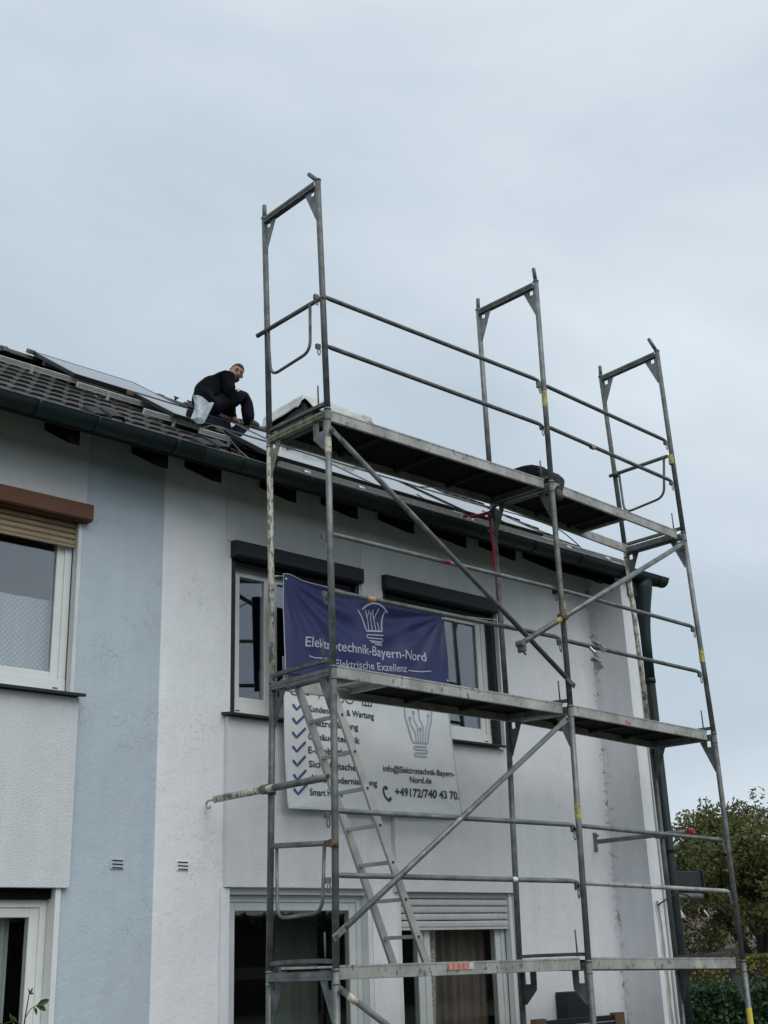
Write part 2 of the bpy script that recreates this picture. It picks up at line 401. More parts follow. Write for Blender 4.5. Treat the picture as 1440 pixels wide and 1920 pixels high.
TOPZ = 5.93
right_op = [(.20, 1.60, 3.74, 5.17), (1.87, 3.37, 3.74, 5.17), (.20, 1.65, .15, 2.40), (1.93, 3.37, .15, 2.40)]
left_op = [(-2.62, -1.17, 3.74, 5.17), (-2.75, -1.20, .15, 2.39), (-5.2, -3.8, 3.74, 5.17)]

hr = empty('terraced_house', (Xsplit, 1.5, 0))
tag(hr, 'white rendered end house behind the scaffold, with two dark roller shutter boxes', 'house')
hl = empty('terraced_house', (-8, 1.5, 0))
tag(hl, 'pale blue neighbouring house with brown roller shutter box, left of the white house', 'house')
bpy.context.view_layer.update()
def P(parent, o):   # parent keeping world position
    o.parent = parent; o.matrix_parent_inverse = parent.matrix_world.inverted(); return o
def part(mb, name, m, parent, bevel=0, label=None):
    o = mb.build(name, m, None, bevel); o.parent = parent
    o.matrix_parent_inverse = parent.matrix_world.inverted() if parent.type == 'EMPTY' else Matrix.Identity(4)
    if parent.type != 'EMPTY': o.matrix_parent_inverse = parent.matrix_world.inverted()
    if label: o['label'] = label
    return o

mb, _ = facade(Xsplit, 4.89, 0, TOPZ, right_op, 1.5, .30, None, None)
# projecting end wall (left face, front face), gable and back
mb.add([(4.89, 1.5, 0), (4.89, 1.055, 0), (4.89, 1.055, 5.62), (4.89, 1.5, TOPZ)], [(0, 1, 2, 3)])
mb.add([(4.89, 1.055, 0), (XR, 1.055, 0), (XR, 1.055, 5.62), (4.89, 1.055, 5.62)], [(0, 1, 2, 3)])
mb.add([(XR, 1.055, 0), (XR, 8.5, 0), (XR, 8.5, 4.1), (XR, ridge_y, ridge_z-.10), (XR, 1.055, 5.60)], [(0, 1, 2, 3, 4)])
mb.add([(XR, 8.5, 0), (Xsplit, 8.5, 0), (Xsplit, 8.5, 4.1), (XR, 8.5, 4.1)], [(0, 1, 2, 3)])
w_r = part(mb, 'wall', 'white_wall', hr)
mb, _ = facade(-8, Xsplit, 0, TOPZ, left_op, 1.5, .30, None, None)
mb.add([(-8, 8.5, 0), (Xsplit, 8.5, 0), (Xsplit, 8.5, 4.1), (-8, 8.5, 4.1)], [(0, 1, 2, 3)])
mb.add([(-8, 1.5, 0), (-8, 8.5, 0), (-8, 8.5, 4.1), (-8, ridge_y, ridge_z-.1), (-8, 1.5, TOPZ)], [(0, 1, 2, 3, 4)])
w_l = part(mb, 'wall', 'blue_wall', hl)
# the blue house: grey-white area left of the blue band, 2 mm proud
for a, b, c, d in ((-8, -1.155, 5.17, 5.9), (-8, -5.2, 2.385, 5.17), (-3.8, -2.62, 2.385, 5.17)):
    part(MB().box(a, b, 1.494, 1.5, c, d), 'plaster_field', 'left_rough', hl)
# rough plaster spandrels standing 5 cm proud
part(MB().box(.147, 1.617, 1.45, 1.499, 2.405, 3.695), 'plaster_panel', 'white_rough', hr, .004)
part(MB().box(1.89, 3.43, 1.45, 1.499, 2.385, 3.695), 'plaster_panel', 'white_rough', hr, .004)
part(MB().box(-2.9, -1.155, 1.45, 1.499, 2.385, 3.70), 'plaster_panel', 'left_rough', hl, .004)
part(MB().box(.147, 1.617, 1.488, 1.4995, 5.17, 5.92), 'plaster_panel', 'white_rough', hr, .002)
part(MB().box(1.617, 1.87, 1.484, 1.4995, 3.70, 5.92), 'plaster_panel', 'white_wall', hr, .002)

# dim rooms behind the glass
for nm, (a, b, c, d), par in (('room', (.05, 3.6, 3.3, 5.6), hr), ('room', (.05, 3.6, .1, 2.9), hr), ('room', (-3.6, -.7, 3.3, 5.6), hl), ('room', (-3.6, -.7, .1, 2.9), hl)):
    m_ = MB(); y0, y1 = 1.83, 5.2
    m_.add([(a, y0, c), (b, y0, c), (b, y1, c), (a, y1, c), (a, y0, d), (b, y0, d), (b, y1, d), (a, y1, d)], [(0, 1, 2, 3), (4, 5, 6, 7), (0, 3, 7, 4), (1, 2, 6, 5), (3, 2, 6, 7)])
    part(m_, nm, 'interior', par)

def frame_ring(mb, x0, x1, z0, z1, w, y0, y1):
    mb.box(x0, x0+w, y0, y1, z0, z1); mb.box(x1-w, x1, y0, y1, z0, z1)
    mb.box(x0+w, x1-w, y0, y1, z0, z0+w); mb.box(x0+w, x1-w, y0, y1, z1-w, z1); return mb
def window(parent, x0, x1, z0, z1, splits, glass='glass', frame='pvc', fw=.055, sw=.065, sill=True, bottom=.10, name='window', turned_pane=False):
    """frame (part) > sash, pane"""
    f = MB(); frame_ring(f, x0, x1, z0, z1, fw, 1.585, 1.66)
    f.box(x0+.001, x1-.001, 1.578, 1.584, z0+.002, z0+bottom)
    fo = part(f, name, frame, parent, .004)
    n = len(splits)+1; edges = [x0+fw-.01]+list(splits)+[x1-fw+.01]
    for i in range(n):
        a, b = edges[i]+.003, edges[i+1]-.003
        s_ = MB(); frame_ring(s_, a, b, z0+bottom-.012, z1-fw+.01, sw, 1.60, 1.668)
        part(s_, 'sash', frame, fo, .006)
        p_ = MB().box(a+sw-.006, b-sw+.006, 1.626, 1.632, z0+bottom-.012+sw-.006, z1-fw+.01-sw+.006)
        if turned_pane and i == 0:     # pane alone turned inwards, shaped so it mirrors sky and not the banner
            xa_, xb_, za_, zb_ = a+.02, b-sw+.006, z0+bottom-.012+sw-.006, z1-fw+.01-sw+.006
            p_ = MB().prism([(xa_, 1.720), (xb_, 1.632), (xb_, 1.638), (xa_, 1.726)], 'z', za_, zb_)
        part(p_, 'pane', glass, fo)
        gk = MB(); frame_ring(gk, a+sw-.008, b-sw+.008, z0+bottom-.012+sw-.008, z1-fw+.01-sw+.008, .008, 1.618, 1.6255)
        part(gk, 'seal', 'black', fo)
    if bottom > .08:
        part(MB().box(x0+.06, x0+.10, 1.574, 1.5775, z0+.03, z0+.038), 'drain_slot', 'stripdark', fo)
        part(MB().box(x1-.10, x1-.06, 1.574, 1.5775, z0+.03, z0+.038), 'drain_slot', 'stripdark', fo)
    return fo
def guides(parent, xs, z0, z1, m, y0=1.505, y1=1.576, w=.045):
    for x in xs: part(MB().box(x, x+w, y0, y1, z0, z1), 'shutter_guide', m, parent, .003)
def shutter_box(parent, x0, x1, z0, z1, m, y0=1.41):
    o = part(MB().prism([(y0, z0+.012), (y0+.012, z0), (1.575, z0), (1.575, z1+.012), (1.497, z1+.012), (y0+.006, z1), (y0, z1-.006)], 'x', x0, x1), 'shutter_box', m, parent, .002)
    part(MB().box(x0+.02, x1-.02, y0+.03, y0+.04, z0-.006, z0-.0005), 'shutter_slot_lip', 'anthra', o)
    return o
def shutter(parent, x0, x1, ztop, n, h, m, y=1.545):
    for k in range(n):
        z = ztop-k*h
        q = MB().prism([(y-.004, z-h+.004), (y-.009, z-h*.75), (y-.010, z-h*.35), (y-.004, z-.006), (y+.004, z-.006), (y+.004, z-h+.004)], 'x', x0, x1)
        part(q, 'shutter_slat', m, parent)
    part(MB().box(x0, x1, y-.008, y+.006, ztop-n*h-.018, ztop-n*h+.001), 'shutter_end_bar', m, parent)

# --- upper windows of the white house
w1 = window(hr, .245, 1.555, 3.745, 5.03, [.68], turned_pane=True)
w2 = window(hr, 1.915, 3.315, 3.745, 5.03, [2.60])
guides(hr, (.202, 1.553), 3.74, 5.03, 'anthra'); guides(hr, (1.872, 3.323), 3.74, 5.03, 'anthra')
for a, b in ((.19, 1.585), (1.86, 3.275+.08)):
    shutter_box(hr, a, b, 5.03, 5.165, 'anthra')
    shutter(hr, a+.055, b-.055, 5.035, 1, .05, 'anthra')
part(MB().box(3.372, 3.425, 1.46, 1.4995, 3.70, 5.16), 'window_reveal_trim', 'white_wall', hr, .002)
for a, b in ((.115, 1.66), (1.80, 3.33)):
    part(MB().prism([(1.375, 3.700), (1.375, 3.718), (1.58, 3.745), (1.58, 3.728), (1.39, 3.700)], 'x', a, b), 'window_sill', 'anthra', hr, .002)
# --- ground floor doors of the white house
d1 = window(hr, .215, 1.60, .16, 2.355, [], 'glass_low', 'pvc2', .05, .075, bottom=.06, name='terrace_door')
part(MB().box(.202, 1.65, 1.52, 1.60, 2.357, 2.398), 'door_head_trim', 'pvc2', hr)
guides(hr, (1.602,), .16, 2.355, 'pvc', 1.502, 1.60, .046)
d2 = window(hr, 1.945, 3.33, .16, 2.355, [2.32], 'glass_low', 'pvc2', .05, .07, bottom=.06, name='terrace_door')
guides(hr, (1.932, 3.325), .16, 2.385, 'pvc', 1.502, 1.572, .042)
shutter(hr, 1.976, 3.323, 2.395, 5, .060, 'slatgrey', 1.535)
part(MB().box(3.372, 3.428, 1.455, 1.4995, .1, 2.384), 'door_reveal_trim', 'white_wall', hr, .002)
part(MB().box(.12, .198, 1.478, 1.4995, .1, 2.40), 'door_reveal_trim', 'white_wall', hr, .002)
# --- blue house
w3 = window(hl, -2.575, -1.205, 3.745, 5.03, [-1.95])
guides(hl, (-1.203, -2.618), 3.74, 5.04, 'pvc2', 1.502, 1.576, .034)
shutter_box(hl, -2.66, -1.135, 5.045, 5.175, 'brown_box')
shutter(hl, -2.58, -1.21, 5.05, 4, .045, 'beige')
part(MB().prism([(1.375, 3.698), (1.375, 3.718), (1.58, 3.745), (1.58, 3.728), (1.39, 3.698)], 'x', -2.7, -1.14), 'window_sill', 'anthra', hl, .002)
d3 = window(hl, -2.74, -1.245, .16, 2.315, [], 'glass_low', 'pvc', .05, .075, bottom=.06, name='terrace_door')
part(MB().box(-2.74, -1.25, 1.53, 1.60, 2.317, 2.386), 'shutter_end_bar', 'rafter', hl)
guides(hl, (-1.243,), .16, 2.385, 'pvc', 1.475, 1.60, .04)
w5 = window(hl, -5.155, -3.845, 3.745, 5.03, [-4.5]); shutter_box(hl, -5.24, -3.76, 5.045, 5.175, 'brown_box')

# curtains and one reflection-coloured sheet (inside, behind the panes)
def curtain(parent, x0, x1, z0, z1, y, m, amp=.02, waves=9, name='curtain', taper=0):
    def fn(u, v):
        k = u*waves*2*PI
        return (x0+(x1-x0)*(u if not taper else u*(1-taper*(1-v))), y+amp*math.sin(k)+amp*.5*math.sin(k*2.3+1), z0+(z1-z0)*v)
    return part(sheet(MB(), fn, max(24, waves*10), 4), name, m, parent)
curtain(hl, -2.6, -1.22, 3.80, 4.47, 1.735, 'lace', .006, 7, 'net_curtain')
curtain(hl, -2.7, -1.43, .2, 2.3, 1.76, 'curtain_sheer', .022, 8, 'sheer_curtain')
curtain(hr, 2.62, 3.26, .2, 2.3, 1.80, 'curtain_dark', .03, 5, 'drape_or_reflection')
curtain(hr, 2.47, 2.60, .5, 2.3, 1.73, 'lace2', .004, 1, 'lace_strip', .75)
curtain(hr, 1.16, 1.62, .2, 2.25, 2.2, 'green_reflection', .01, 2, 'drape_or_reflection')  # sheet coloured as the greenish panel reflected in the door glass

# vents in the party wall band
for vx, par in ((-.765, hl), (-.215, hr)):
    vo = part(MB().box(vx-.055, vx+.055, 1.492, 1.4995, 2.518, 2.592), 'wall_vent', 'blue_wall' if par is hl else 'white_wall', par, .003)
    for k in range(3):
        part(MB().tube([(vx-.042, 1.490, 2.580-k*.025), (vx+.042, 1.490, 2.578-k*.025)], .0045, 6), 'slot', 'stripdark', vo)
# repair mortar strip in a chased cable groove on the end wall
mb = MB(); ed_ = [[], []]; pv = []
def groove_x(z): return 4.962+.050*min(1, max(0, (2.3-z)/1.1))+.008*math.sin(z*4.2)+.004*math.sin(z*13)
for k in range(61):
    z = 2.30-k*.0367; w_ = .017+.004*math.sin(z*17+1)+.003*math.sin(z*31); x = groove_x(z)
    pv += [(x-w_, 1.0520, z), (x+w_, 1.0520, z)]; ed_[0].append((x-w_-.010, 1.0535, z)); ed_[1].append((x+w_+.010, 1.0535, z))
mb.add(pv, [(2*k, 2*k+1, 2*k+3, 2*k+2) for k in range(60)])
part(mb, 'repaired_groove', 'trim_grey', hr)
for e_ in ed_: part(MB().tube(e_, .0085, 6), 'groove_filler_edge', 'pvc', hr)
part(MB().tube([(5.075, 1.04, .1), (5.075, 1.04, 2.2), (5.075, 1.04, 5.3)], .012, 8), 'cable_conduit', 'pvc2', hr)

# ---------------- roofs: deck, tiles, ridge tiles
def roof_deck(parent, x0, x1, nm='roof'):
    m_ = MB(); yb = 8.8; zb = 4.0
    a, b = RP(0, -.02, -.03), RP(0, RID, -.03)
    prof = [(a.y, a.z), (b.y, b.z), (yb, zb), (yb, zb-.16), (b.y, b.z-.18), (a.y+.02, a.z-.05)]
    m_.prism(prof, 'x', x0, x1)
    return part(m_, nm, 'underlay', parent)
rl = roof_deck(hl, -8.1, Xsplit); rr = roof_deck(hr, Xsplit, 5.38)
TW, CR, TL = .30, .34, .43
PR = [(0, 0), (.12, 0), (.19, .9), (.26, 1), (.80, 1), (.88, .92), (.95, .1), (1.0, 0)]
def tile_mesh(name, lift=0.0, m='tile'):
    mb = MB(); n = 32
    def prof(u):   # two flat-topped rolls per tile with narrow deep troughs
        w_ = (u*2) % 1.0
        for (a, ha), (b, hb) in zip(PR, PR[1:]):
            if a <= w_ <= b: return .032*(ha+(hb-ha)*(w_-a)/(b-a))
        return 0
    x = [TW*i/n for i in range(n+1)]; z = [prof(i/n) for i in range(n+1)]
    v = []
    for (s, dz) in ((0, .020), (TL, -.006)):
        for i in range(n+1): v.append((x[i]-.002, s, z[i]+dz))
    for i in range(n+1): v.append((x[i]-.002, 0.004, z[i]+.002-.004))
    f = [(i, i+1, n+1+i+1, n+1+i) for i in range(n)]+[(2*(n+1)+i, 2*(n+1)+i+1, i+1, i) for i in range(n)]
    f += [(0, n+1, 2*(n+1)), (n, 2*(n+1)+n, 2*n+1)]
    mb.add(v, f, smooth=False)
    me = mb.mesh(name); me.materials.append(MT[m]); return me
tmA, tmB = tile_mesh('roof_tile', m='tile'), tile_mesh('roof_tile', m='tile2')
MT['tile_dark'] = mat('darkened_concrete_tile', (.008, .008, .008), .7, 0, .3, 8, .3, 90)  # tile colour tinted near black for the dark of the open holes
tmD = tile_mesh('loose_tile', m='tile_dark')
RM = Matrix(((1, 0, 0), (0, math.cos(PITCH), -math.sin(PITCH)), (0, math.sin(PITCH), math.cos(PITCH)))).to_4x4()
rand = random.Random(3)
missing = {(-1.3, 1)}
def tile_matrix(x, s, jitter=True):
    p_ = RP(x, s, -.026)
    r_ = Matrix.Rotation(rand.uniform(-.012, .012), 4, 'Z') @ Matrix.Rotation(rand.uniform(-.010, .010), 4, 'X') if jitter else Matrix.Identity(4)
    return Matrix.Translation(p_) @ RM @ r_
nrow = 9
def tiles(parent_roof, x0, cols_full, cols_eave, eave_rows):
    inv = parent_roof.matrix_world.inverted(); cnt = 0
    stuff = MB()
    for r in range(nrow):
        for c in range(max(cols_full, cols_eave)):
            x = x0+c*TW; s = -.03+r*CR
            if s+TL > RID+.14: continue
            mw = tile_matrix(x, s)
            if c < cols_full or r < eave_rows:
                if (abs(x-(-1.36)) < .16 and r == 0): continue          # a tile has been pulled out here
                o = bpy.data.objects.new('roof_tile', tmA if rand.random() < .6 else tmB); col.objects.link(o)
                o.parent = parent_roof; o.matrix_parent_inverse = inv; o.matrix_world = mw; cnt += 1
            else:
                me = tmA; b = len(stuff.v)
                stuff.v += [tuple(mw @ v.co) for v in me.vertices]
                for p_ in me.polygons: stuff.f.append([b+i for i in p_.vertices]); stuff.sm.append(False); stuff.mi.append(0)
    if stuff.v:
        so_ = part(stuff, 'roof_tiles_under_panels', 'tile', parent_roof); tag(so_, kind='stuff')
    return cnt
tiles(rl, Xsplit-8*TW-.02, 8, 8, 9)
tiles(rr, Xsplit+.002, 19, 19, 9)
stl = MB()   # the rest of the neighbour's roof, beyond the frame
for r in range(nrow):
    for c in range(17):
        mw = tile_matrix(Xsplit-8*TW-.02-(c+1)*TW, -.03+r*CR); b = len(stl.v)
        stl.v += [tuple(mw @ v.co) for v in tmA.vertices]
        for p_ in tmA.polygons: stl.f.append([b+i for i in p_.vertices]); stl.sm.append(False); stl.mi.append(0)
tag(part(stl, 'roof_tiles_outside_the_frame', 'tile', rl), kind='stuff')
# ridge tiles
mbr = MB(); n = 10
for k in range(2):
    pass
def ridge_mesh():
    mb = MB(); v = []
    for (x, r) in ((0, .105), (.06, .108), (.07, .096), (.39, .088)):
        for i in range(n+1):
            a = PI*i/n; v.append((x, -math.cos(a)*r*1.15, math.sin(a)*r*.85))
    mb.add(v, [(j*(n+1)+i, j*(n+1)+i+1, (j+1)*(n+1)+i+1, (j+1)*(n+1)+i) for j in range(3) for i in range(n)], smooth=True)
    # closing ends
    for j in (0, 3):
        mb.add([v[j*(n+1)+i] for i in range(n+1)], [tuple(range(n+1))])
    me = mb.mesh('ridge_tile'); me.materials.append(MT['tile2']); return me
rme = ridge_mesh()
for k in range(38):
    x = -7.6+k*.345
    if x > 5.1: break
    par = rl if x < Xsplit-.1 else rr
    o = bpy.data.objects.new('ridge_tile', rme); col.objects.link(o); o.parent = par; o.matrix_parent_inverse = par.matrix_world.inverted()
    o.matrix_world = Matrix.Translation((x, ridge_y, ridge_z+.005+rand.uniform(-.004, .004))) @ Matrix.Rotation(rand.uniform(-.02, .02), 4, 'Y')

# rafters
for x in (-1.45, -.69, -.19, .57, 1.25, 1.93, 2.61, 3.30, 3.965, 4.64, -2.13, -2.81, -3.5, -4.2, 5.33):
    par = rl if x < Xsplit else rr
    a, b = RP(0, .06, -.08), RP(0, .95, -.08)
    mb = MB().prism([(a.y, a.z), (b.y, b.z), (b.y, b.z-.17), (a.y, a.z-.13)], 'x', x-.09, x)
    part(mb, 'rafter', 'rafter', par)
part(MB().prism([(5.30-.2, 0)]*0 or [(RP(0, .0, -.085).y, RP(0, .0, -.085).z), (RP(0, RID, -.085).y, RP(0, RID, -.085).z), (RP(0, RID, -.02).y, RP(0, RID, -.02).z), (RP(0, 0, -.02).y, RP(0, 0, -.02).z)], 'x', 5.365, 5.392), 'verge_board', 'anthra', rr)

part(MB().prism([(RP(0, .08, -.09).y, RP(0, .08, -.09).z), (RP(0, .95, -.09).y, RP(0, .95, -.09).z), (RP(0, .95, -.09).y, RP(0, .95, -.09).z-.15), (RP(0, .08, -.09).y, RP(0, .08, -.09).z-.11)], 'x', 4.06, 4.885), 'eaves_boarding', 'rafter', hr)
# gutter, brackets and downpipe
gy, gz, gr = .985, 5.655, .085
gt = part(MB(), 'gutter', 'gutter', hr)
def gutter_mesh(x0, x1, r, t=.004):
    mb = MB(); n = 14; v = []
    for x in (x0, x1):
        for i in range(n+1):
            a = PI+PI*i/n; v.append((x, gy+math.cos(a)*r, gz+math.sin(a)*r))
    mb.add(v, [(i, i+1, n+1+i+1, n+1+i) for i in range(n)], smooth=True); return mb
bpy.data.objects.remove(gt)
for par, a, b in ((hl, -8.0, Xsplit), (hr, Xsplit, 5.57)):
    go = part(gutter_mesh(a, b, gr), 'gutter', 'gutter', par); solid(go, .004)
    part(MB().tube([(a, gy-gr, gz), (b, gy-gr, gz)], .008, 8), 'gutter_rim', 'gutter_rim', go)
    xs = [-7.4+.69*k for k in range(9)]+[-1.41, -.73] if par is hl else [-.13, .58, 1.28, 1.97, 2.66, 3.40, 4.10, 4.80, 5.42]
    for x in xs:
        bo = part(gutter_mesh(x, x+.028, gr+.006), 'gutter_bracket', 'gutter', go); solid(bo, .004)
# stop end
mb = MB(); mb.add([(5.57, gy+math.cos(PI+PI*i/14)*gr, gz+math.sin(PI+PI*i/14)*gr) for i in range(15)], [tuple(range(15))])
part(mb, 'gutter_stop_end', 'gutter', hr)
dp = part(MB().tube([(5.235, 1.03, 5.60), (5.235, 1.03, 5.50), (5.222, 1.03, 5.30), (5.215, 1.03, 5.08), (5.21, 1.03, 4.95), (5.21, 1.03, 4.5)], [.115, .110, .082, .060, .055, .052], 18), 'downpipe', 'gutter', hr)
part(MB().tube([(5.21, 1.03, 4.52), (5.22, 1.03, 2.0), (5.225, 1.03, .05)], .050, 16), 'downpipe', 'gutter', hr)
for z in (4.5, 2.78, 1.0): part(MB().tube([(5.21, 1.03, z-.02), (5.21, 1.03, z+.03)], .057, 16), 'pipe_clip', 'gutter', hr)
part(MB().box(5.0, 5.16, 1.02, 1.055, 5.40, 5.62), 'eaves_board', 'anthra', hr)

# ================================================================== SOLAR ARRAY
def rbox(mb, x0, x1, s0, s1, o0, o1, mi=0):
    v = [RP(x, s, o) for o in (o0, o1) for s in (s0, s1) for x in (x0, x1)]
    return mb.add(v, [(0, 2, 3, 1), (4, 5, 7, 6), (0, 1, 5, 4), (2, 6, 7, 3), (0, 4, 6, 2), (1, 3, 7, 5)], mi=mi)
rails = [(.185, .40, 5.15, 'lowest mounting rail, running just above the gutter under the bottom solar panels', .05),
         (.93, .02, 2.5, 'mounting rail with a short end showing beside the plastic bag, under the bottom panels', .05),
         (1.20, -.41, 3.3, 'mounting rail whose free end lies over the tiles below the middle solar panels', .05),
         (1.80, -.79, 3.2, 'mounting rail along the foot of the uppermost solar panel, second from the ridge', .05),
         (2.10, -1.41, .45, 'mounting rail lying bare across the dark tiles at the far left', .05),
         (2.95, -.66, .45, 'mounting rail under the top edge of the upper solar panels, nearest the ridge', .05)]
for s, a, b, lab, o in rails:
    r_ = empty('mounting_rail', RP(a, s, .06)); tag(r_, lab, 'rail', 'aluminium mounting rails on the roof'); bpy.context.view_layer.update()
    mb = MB(); h = .045; s0 = s-.02
    rbox(mb, a, b, s0, s0+.04, .052, .052+.008); rbox(mb, a, b, s0+.004, s0+.036, .06, .074); rbox(mb, a, b, s0, s0+.04, .074, .082); rbox(mb, a, b, s0+.004, s0+.036, .082, .090); rbox(mb, a, b, s0, s0+.015, .090, .097); rbox(mb, a, b, s0+.025, s0+.04, .090, .097)
    part(mb, 'rail_profile', 'railalu', r_)
    x = a+.3
    while x < b:
        hk = MB(); rbox(hk, x-.015, x+.015, s0-.07, s0+.0, .0, .006); rbox(hk, x-.015, x+.015, s0-.012, s0-.004, .0, .085)
        part(hk, 'roof_hook', 'railalu', r_); x += .62
def panel(x0, s0, w, l, off, lab, rot=0):
    e = empty('solar_panel', RP(x0+w/2, s0+l/2, off)); tag(e, lab, 'solar panel', 'solar panels on the roof'); bpy.context.view_layer.update()
    mb = MB(); fw = .028; h = .034
    rbox(mb, x0, x0+fw, s0, s0+l, off-h, off); rbox(mb, x0+w-fw, x0+w, s0, s0+l, off-h, off)
    rbox(mb, x0+fw, x0+w-fw, s0, s0+fw, off-h, off); rbox(mb, x0+fw, x0+w-fw, s0+l-fw, s0+l, off-h, off)
    part(mb, 'frame', 'panel_frame', e)
    mb = MB(); rbox(mb, x0+fw-.002, x0+w-fw+.002, s0+fw-.002, s0+l-fw+.002, off-.008, off-.002); part(mb, 'glass', 'panel_glass', e)
    mb = MB(); rbox(mb, x0+fw, x0+w-fw, s0+fw, s0+l-fw, off-.012, off-.0085); part(mb, 'backsheet', 'black', e)
    return e
PO = .133
A = [(.31, 1.12), (1.45, 1.12), (2.64, 1.06)]
panel(.31, .17, 1.10, .93, PO, 'bottom row solar panel whose free left edge stands behind the scaffold corner')
panel(1.43, .17, 1.02, .93, PO, 'bottom row solar panel second from the left, just left of the open gap')
panel(2.60, .17, 1.12, .93, PO, 'bottom row solar panel furthest right, beside the red strap')
panel(-.16, 1.13, 1.12, .89, PO+.004, 'middle row solar panel with its free left edge standing over the dark tiles')
panel(.98, 1.13, 1.12, .89, PO+.004, 'middle row solar panel directly under the crouching worker')
panel(2.12, 1.13, 1.12, .89, PO+.004, 'middle row solar panel below the dark chimney')
panel(-.74, 2.04, 1.12, 1.07, PO+.008, 'uppermost solar panel whose left corner juts out above the ridge line')
# corner blocks and end clamps on the panel edges
for x, s, o, lab in ((-.74, 3.10, PO+.012, 'wooden corner block on the high corner of the uppermost solar panel'),
                (-.16, 2.0, PO+.008, 'wooden corner block on the left corner of the middle row solar panel'),
                (.31, 1.08, PO+.006, 'wooden corner block beside the plastic bag, on the bottom row of solar panels')):
    mb = MB(); rbox(mb, x-.055, x+.02, s-.05, s+.015, o-.036, o+.006)
    cb = mb.build('corner_block', 'wood', None, .004); tag(cb, lab, 'corner block', 'wooden corner blocks on the solar panels')
for x in (.94, 1.105):
    mb = MB(); q = Vector((x, ridge_y, ridge_z+.115)); mb.tube([q-NV*.03, q+NV*.012], .013, 8); mb.tube([q+NV*.012, q+NV*.026], .030, 10)
    o = mb.build('panel_clamp', 'black'); tag(o, 'black screw clamp standing on the ridge, '+('further from' if x < 1 else 'nearest to')+' the crouching worker', 'clamp', 'black clamps near the ridge')
clx = [('leftmost, just right of the corner standards', .62), ('second from the left, behind the long sloping brace', 1.23), ('under the red strap', 2.60), ('right of the middle standards', 4.03), ('near the free right end of the rail', 4.66)]
for w_, x in clx:
    mb = MB(); rbox(mb, x-.025, x+.025, .02, .105, .02, .03); rbox(mb, x-.025, x+.025, .015, .027, .0, .075)
    mb.tube([RP(x-.03, .07, .070), RP(x+.03, .07, .070)], .024, 10)
    o = mb.build('rail_clamp', 'zinc', None, .003); tag(o, 'shiny clamp on the lowest roof rail, '+w_, 'clamp', 'metal clamps along the lowest rail')
# loose dark tiles lying near the eave
for x, s0, tilt, lab in ((-.46, .02, .30, 'dark roof tile tipped up at the eave beneath the solar panel corner'), (-1.42, .03, .26, 'dark roof tile pushed up out of its row near the left gutter')):
    o = bpy.data.objects.new('roof_tile', tmD); col.objects.link(o); o.matrix_world = Matrix.Translation(RP(x, s0, .02)) @ RM @ Matrix.Rotation(-tilt*.5, 4, 'Y') @ Matrix.Rotation(.16, 4, 'X') @ Matrix.Diagonal((.95, .5, 1, 1))
    tag(o, lab, 'roof tile')
# cables
def cable(name, pts, r, m, lab, cat='cable', group=None):
    # smooth spline through pts
    pts = [Vector(p) for p in pts]; out_ = []
    for i in range(len(pts)-1):
        p0, p1, p2, p3 = pts[max(i-1, 0)], pts[i], pts[i+1], pts[min(i+2, len(pts)-1)]
        for k in range(6):
            t = k/6; out_.append(.5*((2*p1)+(-p0+p2)*t+(2*p0-5*p1+4*p2-p3)*t*t+(-p0+3*p1-3*p2+p3)*t**3))
    out_.append(pts[-1])
    o = MB().tube(out_, r, 6).build(name, m); tag(o, lab, cat, group); return o
cable('cable', [RP(-.30, .42, .12), RP(-.22, .36, .20), RP(-.12, .30, .17), RP(.02, .22, .08), RP(.10, .05, .03)], .004, 'galv', 'thin cable looping over the tiles below the plastic bag')
cable('cable', [RP(2.45, .75, .17), RP(2.75, .78, .23), RP(3.0, .80, .30)], .006, 'black', 'black cable curling over the solar panels left of the red strap')
cable('cable', [RP(3.55, .95, .16), RP(3.8, .60, .20), RP(4.1, .40, .20), RP(4.35, .36, .14), RP(4.5, .2, .05), RP(4.42, .05, .05)], .006, 'black', 'black cable trailing over the bare rails at the right end of the roof')

# ================================================================== CHIMNEY
ch = empty('chimney', (3.95, 4.95, 6.6)); tag(ch, 'dark slate clad chimney wrapped in whitish plastic sheeting, behind the scaffold corner', 'chimney'); bpy.context.view_layer.update()
cx0, cx1, cy0, cy1, czt = 3.45, 4.47, 4.60, 5.30, 8.56
part(MB().box(cx0, cx1, cy0, cy1, 6.2, czt), 'shaft', 'clad', ch)
x = cx0
k = 0
while x < cx1-.02:
    x2 = min(x+.155, cx1); part(MB().box(x+.004, x2-.004, cy0-.014-.004*(k % 2), cy0-.0005, 6.2, czt-.02), 'cladding_board', 'clad', ch); x = x2; k += 1
y = cy0; k = 0
while y < cy1-.02:
    y2 = min(y+.155, cy1); part(MB().box(cx0-.014-.004*(k % 2), cx0-.0005, y+.004, y2-.004, 6.2, czt-.02), 'cladding_board', 'clad', ch); y = y2; k += 1
